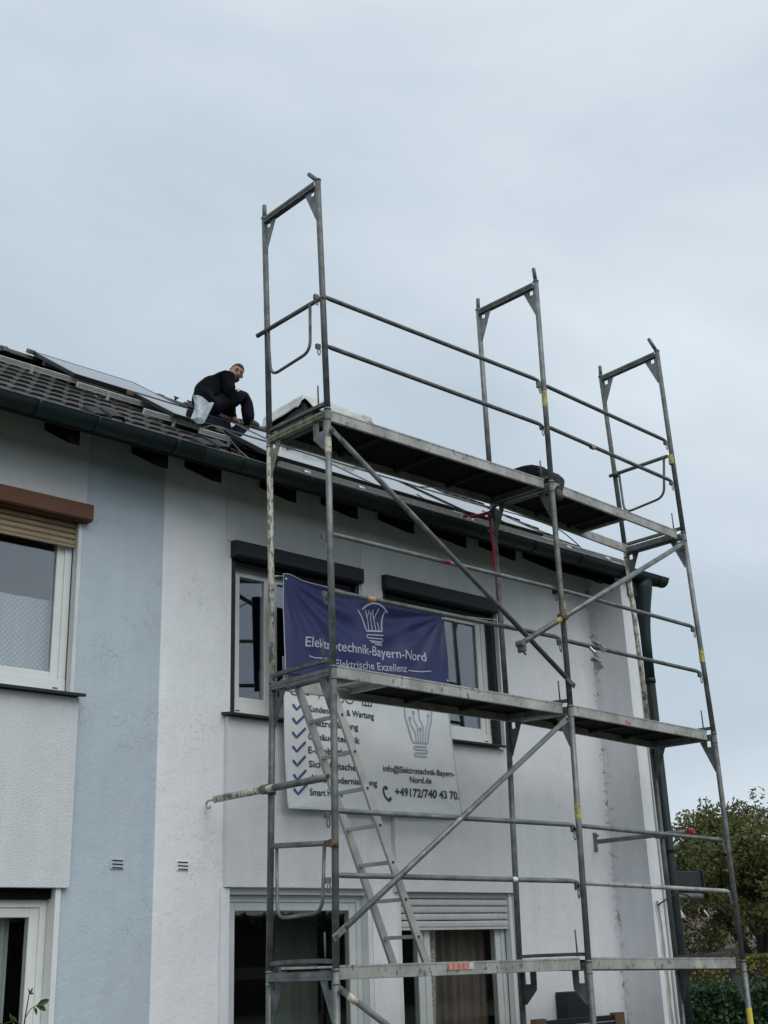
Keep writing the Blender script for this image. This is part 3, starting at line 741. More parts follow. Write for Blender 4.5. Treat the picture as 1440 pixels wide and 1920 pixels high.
def shf(u, v):
    # u round the chimney sides, v from crown centre outwards and down
    per = [(cx0, cy1+.12), (cx0-.03, cy0-.03), (cx1+.12, cy0-.03), (cx1+.10, cy1+.1), (cx0, cy1+.12)]
    t = u*4; i = min(int(t), 3); f_ = t-i
    px = per[i][0]*(1-f_)+per[i+1][0]*f_; py = per[i][1]*(1-f_)+per[i+1][1]*f_
    mx_, my_ = (cx0+cx1)/2, (cy0+cy1)/2
    if v < .6:
        q = v/.6; z = czt+.075+.015*math.sin(7*u*PI)+.01*noise.noise((u*9, v*5, 1))
        return (mx_+(px-mx_)*q, my_+(py-my_)*q, z)
    q = (v-.6)/.4
    drop = .20+.04*math.sin(u*19+.6)+.05*noise.noise((u*14, 3, 2))
    gap = max(0, 1-abs(u-.262)/.030)             # the sheet gapes open at the near corner
    drop = drop*(1-.65*gap)
    out_ = .035+.03*math.sin(u*23)+.02*q
    nx, ny = (px-mx_), (py-my_); L_ = math.hypot(nx, ny)
    return (px+nx/L_*out_*q, py+ny/L_*out_*q, czt+.075-drop*q+.012*noise.noise((u*20, q*3, 7)))
so_ = part(sheet(MB(), shf, 96, 14), 'plastic_sheet', 'sheet', ch); solid(so_, .004)
def shf2(u, v):   # loose end trailing to the right
    return (4.42+.34*u, 4.55+.13*v+.02*math.sin(u*9), 8.60-.10*u-.10*u*u-.11*v+.03*noise.noise((u*5, v*5, 3)))
so_ = part(sheet(MB(), shf2, 14, 8), 'plastic_sheet', 'sheet', ch); solid(so_, .004)
def heap(u, v): return (3.15+.62*u, 3.30+.35*v, 7.36+.20*math.sin(PI*u)**.7*(.6+.4*math.sin(PI*v))+.035*noise.noise((u*7, v*4, 5)))
hp = sheet(MB(), heap, 20, 8).build('tarpaulin', 'black'); solid(hp, .03); tag(hp, 'crumpled dark tarpaulin at the foot of the chimney, right of the plastic sheeting', 'tarpaulin')

# ================================================================== SCAFFOLD
sc = empty('scaffold', (0, 0, 0))
tag(sc, 'grey steel frame scaffold of two bays and three deck levels standing before the white house', 'scaffold')
# (x, z) of the deck joints; outer row at y=0, inner row at y=.73
NO = [[(-.002, 1.767), (.024, 3.767), (.015, 5.752), (-.043, 7.772)], [(2.553, 1.754), (2.596, 3.755), (2.595, 5.771), (2.618, 7.817)], [(4.693, 1.702), (4.676, 3.716), (4.579, 5.696), (4.497, 7.682)]]
NI = [[(.009, 1.763), (.041, 3.785), (.015, 5.773), (-.034, 7.790)], [(2.564, 1.750), (2.618, 3.792), (2.604, 5.807), (2.589, 7.822)], [(4.719, 1.696), (4.685, 3.730), (4.598, 5.715), (4.484, 7.671)]]
YI = .73
def nd(b, l, inner):
    x, z = (NI if inner else NO)[b][l]; return Vector((x, YI if inner else 0.0, z))
def gusset(mb, p, sgn, w=.15, h=.30, square=False):
    """plate below the transom against the standard, with a rectangular window; sgn = direction along y"""
    y0 = p.y+sgn*.022; x0, x1 = p.x-.003, p.x+.003; z = p.z-.03
    def Y_(d): return y0+sgn*d
    if square: polys = ([(Y_(0), z), (Y_(.03), z), (Y_(.03), z-.095), (Y_(0), z-.095)], [(Y_(.085), z), (Y_(w), z), (Y_(w-.002), z-.095), (Y_(.085), z-.095)],
                 [(Y_(0), z-.095), (Y_(w-.002), z-.095), (Y_(w-.005), z-.14), (Y_(.03), z-h), (Y_(0), z-h)])
    else:
        k = .055; e = lambda zz: w-(w-.008)*zz/h
        polys = ([(Y_(0), z), (Y_(.022), z), (Y_(.022), z-k), (Y_(0), z-k)], [(Y_(.062), z), (Y_(w), z), (Y_(e(k)), z-k), (Y_(.062), z-k)],
                 [(Y_(0), z-k), (Y_(e(k)), z-k), (Y_(.008), z-h), (Y_(0), z-h)])
    for poly in polys:
        mb.prism(poly, 'x', x0, x1)
    return mb
for b in range(3):
    for l in range(4):
        fr = MB(); fo = None
        pO, pI = nd(b, l, False), nd(b, l, True)
        if l == 0: qO, qI = Vector((pO.x, 0, .02)), Vector((pI.x, YI, .02))
        else: qO, qI = nd(b, l-1, False), nd(b, l-1, True)
        # transom: U profile, open at the top
        mb = MB(); a = Vector((pO.x, .022, pO.z)); c = Vector((pI.x, YI-.022, pI.z))
        up = Vector((0, 0, 1))
        mb.bar(a-up*.024, c-up*.024, .050, .006); mb.bar(a+Vector((-.022, 0, 0)), c+Vector((-.022, 0, 0)), .006, .054); mb.bar(a+Vector((.022, 0, 0)), c+Vector((.022, 0, 0)), .006, .054)
        mb.bar(a+Vector((-.0275, 0, .004)), c+Vector((-.0275, 0, .004)), .005, .012)
        mt_ = 'moss_steel' if (b, l) == (0, 2) else 'galv2' if l == 3 else 'galv'
        fo = part(mb, 'scaffold_frame', mt_, sc)
        ext = 0
        for inner, p_, q_ in ((False, pO, qO), (True, pI, qI)):
            mS = 'paintpole' if (inner and b == 0 and l == 2) or (inner and b == 2 and l == 2) else 'galv2' if (b+l) % 2 else 'galv'
            top = p_+Vector((0, 0, .035)); bot = q_+Vector((0, 0, .035))
            s_ = MB().tube([bot, (bot+top)/2+Vector((rand.uniform(-.003, .003), 0, 0)), top], .0245, 16)
            part(s_, 'standard', mS, fo)
            c_ = MB().tube([p_+Vector((0, 0, .028)), p_+Vector((0, 0, .042))], .0285, 16)
            part(c_, 'collar', 'galv', fo)
            if l < 3: part(MB().tube([p_+Vector((0, 0, -.055)), p_+Vector((0, 0, -.047))], .0275, 16), 'collar', 'galv', fo)
            sq = (b, l) in ((1, 0),) or ((b, l) == (0, 2) and not inner); gm = gusset(MB(), p_, -1 if inner else 1, w=.15 if sq else .14, h=.25 if sq else .29, square=sq)
            part(gm, 'gusset_plate', 'moss_steel' if (b, l) == (0, 2) and inner else 'galv2' if inner and l < 3 else 'galv', fo)
# top spigots
for p_, q_ in ((nd(0, 3, True), Vector((-.035, YI, 7.955))), (nd(1, 3, True), Vector((2.595, YI, 7.985))), (nd(2, 3, True), Vector((4.486, YI, 7.83))),
               (nd(1, 3, False), Vector((2.600, 0, 7.99))), (nd(0, 3, False), Vector((-.040, .115, 7.930))), (nd(2, 3, False), Vector((4.440, .045, 7.865)))):
    part(MB().tube([p_+Vector((0, 0, .03)), q_-(q_-p_)*.04, q_], [.019, .0185, .014], 14), 'spigot', 'galv2', sc)
# base plates
for b in range(3):
    for inner in (0, 1):
        p_ = nd(b, 0, bool(inner)); part(MB().box(p_.x-.075, p_.x+.075, p_.y-.075, p_.y+.075, .062 if inner or 1 else 0, .07), 'base_plate', 'galv', sc)

# decks
def deck(b, l, board=(0, 1), flap=False, mrail='alu_side', sags=0):
    a0, a1 = nd(b, l, False), nd(b+1, l, False); c0, c1 = nd(b, l, True), nd(b+1, l, True)
    e = .045
    def D(u, y, dz):
        x = a0.x+e+(a1.x-a0.x-2*e)*u; k = y/YI
        z = (a0.z*(1-u)+a1.z*u)*(1-k)+(c0.z*(1-u)+c1.z*u)*k
        xx = (a0.x+e+(a1.x-e-a0.x-e)*u)*(1-k)+(c0.x+e+(c1.x-e-c0.x-e)*u)*k
        return Vector((xx, y, z+dz))
    d_ = empty('deck'); d_.parent = sc
    def dbox(u0, u1, y0, y1, z0, z1):
        v = [D(u, y, z) for z in (z0, z1) for y in (y0, y1) for u in (u0, u1)]
        return MB().add(v, [(0, 2, 3, 1), (4, 5, 7, 6), (0, 1, 5, 4), (2, 6, 7, 3), (0, 4, 6, 2), (1, 3, 7, 5)])
    zl, zh = -.028, .060
    for y0, y1 in ((.045, .072), (.655, .682)):
        o = dbox(0, 1, y0, y1, zl, zh); part(o, 'side_rail', mrail, d_, .004)
        lip = dbox(0, 1, (y0+.0 if y0 < .3 else y1)-.004 if y0 < .3 else y1, (y0 if y0 < .3 else y1+.004), zh-.010, zh+.002); part(lip, 'side_rail_lip', mrail, d_)
    for u in (0.0, 1-.018): part(dbox(u, u+.018, .073, .654, zl+.004, zh-.03), 'end_rail', 'galv2', d_)
    u = board[0]
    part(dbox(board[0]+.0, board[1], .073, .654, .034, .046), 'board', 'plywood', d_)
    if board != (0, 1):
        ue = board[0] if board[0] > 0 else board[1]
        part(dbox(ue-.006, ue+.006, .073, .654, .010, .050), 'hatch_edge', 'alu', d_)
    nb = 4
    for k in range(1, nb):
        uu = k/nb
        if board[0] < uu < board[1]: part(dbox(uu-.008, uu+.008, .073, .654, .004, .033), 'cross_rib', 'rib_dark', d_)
    for u in (.012, 1-.03):
        for y0 in (.12, .58): part(dbox(u-.03 if u < .5 else u+.018, u if u < .5 else u+.05, y0, y0+.05, .02, .036), 'end_hook', 'galv', d_)
    if flap:
        part(dbox(board[0]-.055, board[0]+.02, .09, .64, .048, .062), 'hatch_flap', 'alu', d_)
    return d_, D
deck(0, 2); deck(1, 2, (0, .62)); deck(0, 1, (.26, 1), True); deck(1, 1); deck(0, 0); deck(1, 0)
# deck locks: bar above the transom with an upright pin
for b in range(3):
    for l in range(3):
        a, c = nd(b, l, False), nd(b, l, True)
        xo = 0.0
        warp = (.008, .004, 0)[l] if b == 0 else .0
        pts = [a+Vector((xo, .022, .086))]+[a.lerp(c, t)+Vector((xo, 0, .088+warp*math.sin(PI*t))) for t in (.2, .4, .6, .8)]+[c+Vector((xo, -.022, .086))]
        mb = MB()
        for p_, q_ in zip(pts, pts[1:]): mb.bar(p_, q_, .034, .026)
        lo = part(mb, 'deck_lock', 'galv2', sc)
        pin = a+Vector((-.0, .105, .07)); part(MB().tube([pin, pin+Vector((-.004, 0, .20))], .0065, 8), 'pin', 'galv2', lo)
        part(MB().bar(a+Vector((0, .04, .03)), a+Vector((0, .04, .088)), .022, .02), 'lock_lug', 'galv', lo)
# guardrails
def guard(b, l, z0, z1, m='galv2', lab=None):
    """rail between the outer standards of bay b, with flattened ends hooked on toggle lugs"""
    def at(bb, z):
        n0, n1 = NO[bb][l], NO[bb][l+1]; t = (z-n0[1])/(n1[1]-n0[1]); return n0[0]+(n1[0]-n0[0])*t
    xa, xb = at(b, z0)+.028, at(b+1, z1)-.028; y = .030
    mb = MB().tube([(xa, y, z0), (xa+.03, y, z0), (xa+.07, y+.002, z0), (xb-.07, y+.002, z1), (xb-.03, y, z1-.004), (xb, y, z1-.012)], [.013, .015, .0185, .0185, .015, .013], 12)
    r_ = part(mb, 'guardrail', m, sc)
    for x, z, sgn in ((xa-.028, z0, -1), (xb+.028, z1, -1)):
        k = MB().box(x-.062, x-.022, y-.016, y+.012, z-.055, z-.015)
        part(k, 'toggle_lug', 'galv2', r_, .004)
        cx, cz = x-.048, z-.085; mbk = MB()
        pts = [(cx+.013*math.cos(a_), y-.02, cz+.032*math.sin(a_)) for a_ in [2*PI*i/12 for i in range(13)]]
        mbk.tube(pts, .0045, 6); part(mbk, 'toggle_ring', 'galv2', r_)
    return r_
guard(0, 2, 6.775, 6.812); guard(0, 2, 6.345, 6.364); guard(1, 2, 6.785, 6.720); guard(1, 2, 6.365, 6.285)
guard(0, 1, 4.803, 4.816, 'galv'); guard(0, 1, 4.366, 4.382); guard(1, 1, 4.816, 4.782, 'galv'); guard(1, 1, 4.366, 4.340)
guard(0, 0, 2.815, 2.824, 'galv'); guard(0, 0, 2.393, 2.388, 'galv'); guard(1, 0, 2.820, 2.778, 'galv'); guard(1, 0, 2.374, 2.330, 'alu_side')
# end guards: double end rail with a U loop
def endguard(p0, p1, loop, r=.019, m='galv2', clamp=True):
    o = part(MB().tube([p0, p1], r, 12, hollow=False), 'end_guardrail', m, sc)
    pts = [Vector(p) for p in loop]; sm_ = []
    for i, p_ in enumerate(pts):
        if 0 < i < len(pts)-1:
            a, c = pts[i-1], pts[i+1]; d1 = (a-p_).normalized()*min(.10, (a-p_).length*.45); d2 = (c-p_).normalized()*min(.10, (c-p_).length*.45)
            for t in [j/6 for j in range(7)]: sm_.append((p_+d1)*(1-t)**2+p_*2*t*(1-t)+(p_+d2)*t*t)
        else: sm_.append(p_)
    part(MB().tube(sm_, .0125, 10), 'end_guard_loop', m, o)
    return o
endguard((-.02, -.035, 6.735), (-.055, .80, 6.722), [(-.035, .13, 6.73), (-.03, .14, 6.20+.12), (-.02, .66, 6.19+.12), (-.045, .67, 6.72)])
endguard((.0, .02, 2.600), (.0, .70, 2.635), [(-.0, .10, 2.60), (-.01, .12, 2.16), (-.02, .60, 2.14), (.0, .63, 2.62)], m='galv')
endguard((4.53, .05, 6.555), (4.53, .78, 6.57), [(4.53, .09, 6.55), (4.50, .12, 6.13), (4.50, .62, 6.10), (4.53, .66, 6.56)])
part(MB().tube([(0, 0, 2.572), (0, 0, 2.622)], .034, 12).box(-.045, -.02, -.02, .05, 2.575, 2.615), 'swivel_coupler', 'rust', sc)
part(MB().tube([(4.53, .70, 6.54), (4.53, .70, 6.59)], .036, 12), 'swivel_coupler', 'galv2', sc)
# diagonals
def brace(p, q, m='galv', r=.021):
    p, q = Vector(p), Vector(q); d = (q-p).normalized()
    o = part(MB().tube([p+d*.10, q-d*.10], r, 14), 'diagonal_brace', m, sc)
    for e, s_ in ((p, 1), (q, -1)):
        pl = MB().bar(e-d*s_*.025, e+d*s_*.12, .010, .045, up=(0, 0, 1)); part(pl, 'flattened_end', m, o, .003)
        part(MB().tube([e+Vector((0, -.02, 0)), e+Vector((0, .03, 0))], .012, 8), 'wedge_pin', 'rust', o)
    return o
brace((.02, -.045, 5.60), (2.60, -.045, 3.965), 'galv2'); brace((-.035, -.045, 2.005), (2.48, -.045, 3.665))
brace((.0, -.045, 1.68), (2.50, -.045, .18), 'galv2')
part(MB().tube([(.055, -.045, 1.645), (.125, -.045, 1.603)], .0235, 12), 'paint_collar', 'paper', sc)
lb = part(MB().tube([(1.96, -.10, 4.234), (4.36, -.10, 5.533)], .0235, 14), 'long_brace_tube', 'galv', sc)
for p_ in ((1.915, -.10, 4.209), (4.40, -.07, 5.555)):
    p_ = Vector(p_); cp = MB().tube([p_+Vector((0, -.035, 0)), p_+Vector((0, .035, 0))], .030, 12); cp.box(p_.x-.012, p_.x+.012, p_.y-.05, p_.y+.03, p_.z-.07, p_.z-.02)
    cp.tube([p_+Vector((-.02, -.02, -.05)), p_+Vector((.03, -.02, -.09))], .009, 8); part(cp, 'half_coupler', 'galv2', lb, .002)
q = Vector((2.47, -.065, 4.51)); d = Vector((2.40, 0, 1.30)).normalized()
part(MB().tube([q-d*.03+Vector((0, -.04, 0)), q+d*.03+Vector((0, -.04, 0))], .034, 12).tube([(2.607, 0, 4.545), (2.607, 0, 4.60)], .034, 12).box(2.52, 2.60, -.06, .0, 4.53, 4.57), 'swivel_coupler', 'rust', lb)
part(MB().tube([q-d*.11+Vector((0, -.035, 0)), q-d*.035+Vector((0, -.035, 0))], .0245, 12), 'tape_band', 'yellow', lb)
# wall ties
t1 = part(MB().tube([(-.04, 1.30, 3.03), (-.04, -.0, 3.03)], .0245, 14, hollow=True), 'wall_tie', 'galv2', sc)
part(MB().tube([(-.04, 1.34, 3.03), (-.04, .60, 3.03)], .0262, 14), 'paint_coat', 'paintpole', t1)
part(MB().tube([(-.04, 1.34, 3.03), (-.04, 1.40, 3.03)]+[(-.04, 1.43+.03*math.sin(a_), 3.03-.03+.03*math.cos(a_)) for a_ in (0, .7, 1.4, 2.1, 2.8, 3.5, 4.2)], .008, 8), 'hook', 'alu', t1)
part(MB().tube([(-.04, .68, 3.03), (-.04, .74, 3.03)], .036, 12).tube([(.03, .73, 3.0), (.03, .73, 3.06)], .034, 12), 'swivel_coupler', 'galv2', t1)
t2 = part(MB().tube([(4.645, 1.46, 2.885), (4.645, .34, 2.885)], .0225, 14), 'wall_tie', 'galv', sc)
part(MB().box(4.620, 4.670, 1.488, 1.4995, 2.79, 2.975), 'tie_plate', 'galv', t2, .002)
part(MB().tube([(4.645, .40, 2.885), (4.645, .325, 2.885)], .0255, 14), 'red_end_cap', 'red', t2)
part(MB().tube([(4.645, 1.487, 2.94), (4.645, 1.47, 2.94), (4.665, 1.47, 2.955), (4.675, 1.475, 2.935)], .006, 6), 'bolt', 'rust', t2)
part(MB().tube([(4.645, .70, 2.885), (4.645, .76, 2.885)], .034, 12).tube([(4.70, .73, 2.855), (4.70, .73, 2.915)], .034, 12), 'swivel_coupler', 'galv2', t2)
# tape bands and labels on the steel
def band(x, y, z, h, m, r=.0258, lab=None): part(MB().tube([(x, y, z-h/2), (x, y, z+h/2)], r, 14, caps=False), 'tape_band', m, sc)
band(2.602, 0, 6.62, .15, 'yellow'); band(4.520, 0, 6.50, .10, 'yellow'); band(2.607, 0, 4.66, .07, 'yellow'); band(2.606, 0, 4.47, .05, 'yellow'); band(4.636, 0, 4.49, .13, 'yellow')
band(2.577, 0, 2.93, .13, 'yellow'); band(4.692, 0, 1.27, .16, 'yellow_new'); band(.016, 0, 5.49, .12, 'paper'); 
for x, z, w in ((.423, 4.368, .07), (1.249, 4.811, .05), (3.284, 6.326, .05)):
    part(MB().tube([(x-w/2, .032, z+.0), (x+w/2, .032, z+.0)], .0200, 12, caps=False), 'sticker', 'orange' if x != 1.249 else 'red', sc)
part(MB().tube([(1.77, .032, 2.39), (1.82, .032, 2.39)], .0200, 12, caps=False), 'sticker', 'pvc', sc)
part(MB().box(3.40, 3.46, .0375, .0405, 3.735, 3.762), 'sticker', 'orange', sc)
for k in range(5): part(MB().box(1.06+k*.052, 1.105+k*.052, .0375, .0405, 1.768, 1.812), 'sticker', 'orange' if k < 4 else 'paper', sc)

# ladder
ld = empty('ladder', (.95, .35, 1.81)); tag(ld, 'aluminium access ladder leaning inside the scaffold up to the open hatch', 'ladder'); bpy.context.view_layer.update()
b0, t0 = Vector((.975, 0, 1.815)), Vector((.10, 0, 3.80)); yA, yB = .52, .17
dl = (t0-b0).normalized()
for y in (yA, yB):
    v = Vector((0, y, 0)); part(MB().bar(b0+v, t0+v, .025, .062, up=dl.cross(Vector((0, 1, 0)))), 'stile', 'alu', ld, .004)
k = 0; s_ = .20
Ltot = (t0-b0).length
while s_ < Ltot-.05:
    c_ = b0+dl*s_
    part(MB().bar(c_+Vector((0, yB-.014, 0)), c_+Vector((0, yA+.014, 0)), .030, .026, up=(0, 0, 1)), 'rung', 'alu', ld, .003)
    part(MB().tube([c_+Vector((0, yB-.0135, 0)), c_+Vector((0, yB-.0175, 0))], .010, 10), 'rung_end', 'black', ld)
    s_ += .275

# zinc roof hooks hung over the guardrail
rh = empty('roof_hooks', (3.05, 0, 4.35)); tag(rh, 'shiny zinc roof hooks hanging from the lower guardrail in front of the white wall', 'roof hook'); rh.name = 'roof_hook'
def plate(pts, w, name):
    mb = MB()
    for p_, q_ in zip(pts, pts[1:]): mb.bar(p_, q_, w, .006, up=(0, .35, 1))
    part(mb, name, 'zinc', rh)
bpy.context.view_layer.update()
plate([(2.985, .0, 4.40), (3.03, .0, 4.385), (3.06, .0, 4.38)], .03, 'hook_arm'); plate([(3.05, -.01, 4.385), (3.12, -.01, 4.325)], .035, 'hook_arm')
plate([(2.96, .03, 4.35), (2.99, .0, 4.30), (3.035, .0, 4.235)], .03, 'hook_arm'); plate([(2.945, .0, 4.245), (2.99, .0, 4.232), (3.05, .0, 4.225)], .045, 'hook_plate')
plate([(3.0, .0, 4.222), (3.06, .0, 4.165)], .06, 'hook_plate')

# red lashing strap
def ribbon(name, pts, w, m, lab=None, parent=None, twist=0):
    pts = [Vector(p) for p in pts]; mb = MB(); v = []
    for i, p_ in enumerate(pts):
        d = (pts[min(i+1, len(pts)-1)]-pts[max(i-1, 0)]).normalized(); sd_ = d.cross(Vector((0, 1, .2))).normalized()
        sd_ = Matrix.Rotation(twist*i, 3, d) @ sd_
        v += [p_-sd_*w/2, p_+sd_*w/2]
    mb.add(v, [(2*i, 2*i+1, 2*i+3, 2*i+2) for i in range(len(pts)-1)], smooth=True)
    o = part(mb, name, m, parent) if parent else mb.build(name, m); solid(o, .003); return o
st = empty('ratchet_strap', (2.5, .70, 5.6)); tag(st, 'red ratchet strap tied from the roof rail to the scaffold and hanging down', 'strap'); bpy.context.view_layer.update()
pA = RP(2.62, .22, .07)
ribbon('strap_webbing', [pA, pA.lerp(Vector((2.50, .68, 5.69)), .3)+Vector((0, 0, -.02)), pA.lerp(Vector((2.50, .68, 5.69)), .7)+Vector((0, 0, -.015)), (2.50, .68, 5.69)], .034, 'red', parent=st, twist=.3)
zz = [(2.50, .685, 5.69-.02*k) for k in range(0)]
ribbon('strap_webbing', [(2.505, .68, 5.68), (2.50, .675, 5.58), (2.515, .68, 5.45), (2.525, .68, 5.32), (2.52, .68, 5.18), (2.53, .68, 5.02), (2.525, .68, 4.90)], .024, 'red', parent=st, twist=.5)
ribbon('strap_webbing', [(2.51, .70, 5.68), (2.545, .70, 5.55), (2.55, .70, 5.44), (2.53, .70, 5.30), (2.56, .70, 5.12), (2.55, .70, 5.08)], .020, 'red', parent=st, twist=-.6)
part(MB().tube([(2.47, .66, 5.67), (2.53, .66, 5.70)], .022, 10).box(2.47, 2.53, .64, .68, 5.64, 5.68), 'ratchet', 'rust', st, .003)
part(MB().tube([(2.50, .70, 5.52), (2.62, .70, 5.50)], .012, 8), 'strap_hook', 'galv2', st)

# ================================================================== BANNERS
# layout units of the print -> metres on the facade
def LB(p): return (.3720+1.0722*p[0], -.1346+1.0722*p[1])
def banner_fn(TL, TR, BL, BR, y, amp, seed, pulls):
    TL, TR, BL, BR = LB(TL), LB(TR), LB(BL), LB(BR)
    def fn(u, v):                            # u right, v up
        x = (BL[0]*(1-u)+BR[0]*u)*(1-v)+(TL[0]*(1-u)+TR[0]*u)*v
        z = (BL[1]*(1-u)+BR[1]*u)*(1-v)+(TL[1]*(1-u)+TR[1]*u)*v
        d = amp*noise.noise((u*2.2+seed, v*1.6, seed))
        for (pu, pv, ang, k, st_) in pulls:   # fan of tension folds from a tied corner
            dx, dz = (u-pu)*1.9, (v-pv)*.9; r = math.hypot(dx, dz)+1e-4; th = math.atan2(dz, dx)
            d += st_*math.sin((th-ang)*k)*min(1, r*1.6)*math.exp(-r*1.1)
        return Vector((x, y+d, z))
    return fn
BLU = ((.172, 4.672), (1.917, 4.632), (.195, 3.905), (1.943, 4.030))
bf = banner_fn(*BLU, 1.27, .022, 3.1, [(0, 1, -.6, 17, .024), (1, 1, -2.6, 17, .026), (.5, 1, -1.5, 8, .008), (0, 0, .4, 9, .005)])
def bfn(u, v):
    p_ = bf(u, v)
    if v > .999 and u < .03: pass
    p_.z += (.030*math.exp(-((u-.03)/.05)**2) - .012*math.sin(PI*u))*v**3; p_.z -= .016*math.sin(PI*u)*(1-v)**3 + .004*math.sin(u*23)*(1-v)**4
    return p_
bb = empty('banner', (.58, 1.33, 4.05)); tag(bb, 'dark blue vinyl banner with white light bulb logo, tied behind the scaffold rails', 'banner'); bpy.context.view_layer.update()
o = part(sheet(MB(), bfn, 150, 60), 'banner_cloth', 'blue_banner', bb); solid(o, .003, 1)
part(MB().tube([bfn(i/40, 1)+Vector((0, -.002, 0)) for i in range(41)], .0045, 6), 'top_hem', 'ink_white', bb)
part(MB().tube([bfn(0, i/20)+Vector((-.002, -.002, 0)) for i in range(21)], .0045, 6), 'side_hem', 'ink_white', bb)
for u, v in ((.012, .95), (.988, .95), (.012, .05), (.988, .05)):
    p_ = bfn(u, v); part(MB().tube([p_+Vector((0, -.003, 0)), p_+Vector((0, -.007, 0))], .009, 10), 'eyelet', 'zinc', bb)
part(MB().tube([bfn(.0, .98), (.06, .755, 4.66)], .005, 6), 'tie_cord', 'pvc', bb); part(MB().tube([bfn(1, .98), (2.52, 1.1, 4.80), (2.60, .755, 4.70)], .003, 6), 'tie_cord', 'pvc', bb)
WHT = ((.222, 4.06), (1.940, 4.22), (.262, 2.925), (2.085, 2.955))
wf_ = banner_fn(*WHT, 1.350, .010, 8.3, [(.35, .55, 0, 6, .009), (1, 0, 2.2, 11, .010), (0, 0, .8, 12, .008), (.62, 1, -1.5, 9, .008)])
bw = empty('banner', (.63, 1.36, 3.0)); tag(bw, 'white vinyl banner with ticked list and phone number below the blue banner', 'banner'); bpy.context.view_layer.update()
o = part(sheet(MB(), wf_, 110, 80), 'banner_cloth', 'white_banner', bw); solid(o, .003, 1)
for u in (0, 1): part(MB().tube([wf_(u, i/20)+Vector((0, -.002, 0)) for i in range(21)], .004, 6), 'side_hem', 'pvc', bw)
part(MB().tube([wf_(i/30, 0)+Vector((0, -.002, 0)) for i in range(31)], .004, 6), 'bottom_hem', 'pvc', bw)

def inv_bilinear(C, x, z):
    TL_, TR_, BL_, BR_ = C; u = v = .5
    for _ in range(8):
        px = (BL_[0]*(1-u)+BR_[0]*u)*(1-v)+(TL_[0]*(1-u)+TR_[0]*u)*v; pz = (BL_[1]*(1-u)+BR_[1]*u)*(1-v)+(TL_[1]*(1-u)+TR_[1]*u)*v
        w0 = (1-v)*(BR_[0]-BL_[0])+v*(TR_[0]-TL_[0]); h0 = (1-u)*(TL_[1]-BL_[1])+u*(TR_[1]-BR_[1])
        u += (x-px)/w0; v += (z-pz)/h0
    return u, v
def on_banner(which, x, z, off=.0045):
    C, fn = (BLU, bfn) if which == 'b' else (WHT, wf_)
    u, v = inv_bilinear(C, x, z); u_, v_ = min(max(u, 0), 1), min(max(v, 0), 1)
    p_ = fn(u_, v_); X, Z = LB((x, z)); z0_ = LB((0, (C[2][1]*(1-u_)+C[3][1]*u_)*(1-v_)+(C[0][1]*(1-u_)+C[1][1]*u_)*v_))[1]
    return Vector((X, p_.y-off, Z if which == 'w' else Z+(p_.z-z0_)))
def text(which, s, x0, z0, x1, z1, h, m, parent, bold=.012, name='lettering'):
    """s with baseline (x0,z0)->(x1,z1) and cap height h"""
    cu = bpy.data.curves.new('t', 'FONT'); cu.body = s; cu.size = 1; cu.offset = bold; cu.resolution_u = 3
    to = bpy.data.objects.new('t', cu); col.objects.link(to); dg = bpy.context.evaluated_depsgraph_get()
    me = bpy.data.meshes.new_from_object(to.evaluated_get(dg)); bpy.data.objects.remove(to)
    me.name = name
    bm = bmesh.new(); bm.from_mesh(me); bmesh.ops.triangulate(bm, faces=bm.faces)
    xs = [v.co.x for v in bm.verts]; mn, mxx = min(xs), max(xs)
    for _ in range(1):
        ed = [e for e in bm.edges if e.calc_length() > .25]
        if ed: bmesh.ops.subdivide_edges(bm, edges=ed, cuts=2)
    cap = .69
    for v in bm.verts:
        t = (v.co.x-mn)/(mxx-mn); x = x0+(x1-x0)*t; z = z0+(z1-z0)*t+v.co.y/cap*h
        v.co = on_banner(which, x, z)
    bm.to_mesh(me); bm.free(); me.materials.clear(); me.materials.append(MT[m])
    o = bpy.data.objects.new(name, me); col.objects.link(o); o.parent = parent; o.matrix_parent_inverse = parent.matrix_world.inverted(); return o
def strokes(which, lines, w, m, parent, name, off=.0045):
    for ln in lines:
        mb = MB(); pts = []
        for (a, b) in zip(ln, ln[1:]):
            n_ = max(1, int(math.hypot(b[0]-a[0], b[1]-a[1])/.02))
            for k in range(n_): pts.append((a[0]+(b[0]-a[0])*k/n_, a[1]+(b[1]-a[1])*k/n_))
        pts.append(ln[-1]); v = []
        for i, p_ in enumerate(pts):
            q0, q1 = pts[max(i-1, 0)], pts[min(i+1, len(pts)-1)]; dx, dz = q1[0]-q0[0], q1[1]-q0[1]; L_ = math.hypot(dx, dz) or 1
            nx, nz_ = -dz/L_*w/2, dx/L_*w/2
            v += [on_banner(which, p_[0]+nx, p_[1]+nz_, off), on_banner(which, p_[0]-nx, p_[1]-nz_, off)]
        mb.add(v, [(2*i, 2*i+1, 2*i+3, 2*i+2) for i in range(len(pts)-1)]); part(mb, name, m, parent)
def arc(cx, cz, rx, rz, a0, a1, n_=14): return [(cx+rx*math.cos(math.radians(a0+(a1-a0)*i/n_)), cz+rz*math.sin(math.radians(a0+(a1-a0)*i/n_))) for i in range(n_+1)]
text('b', 'Elektrotechnik-Bayern-Nord', .387, 4.150, 1.672, 4.196, .075, 'ink_white', bb, .012)
text('b', 'Elektrische Exzellenz', .695, 4.033, 1.458, 4.082, .060, 'ink_white', bb, .006)
for ln in ([(.428, 4.082), (.48, 4.070), (.64, 4.082)], [(1.475, 4.098), (1.60, 4.100), (1.735, 4.122)]): strokes('b', [ln], .008, 'ink_white', bb, 'printed_line')
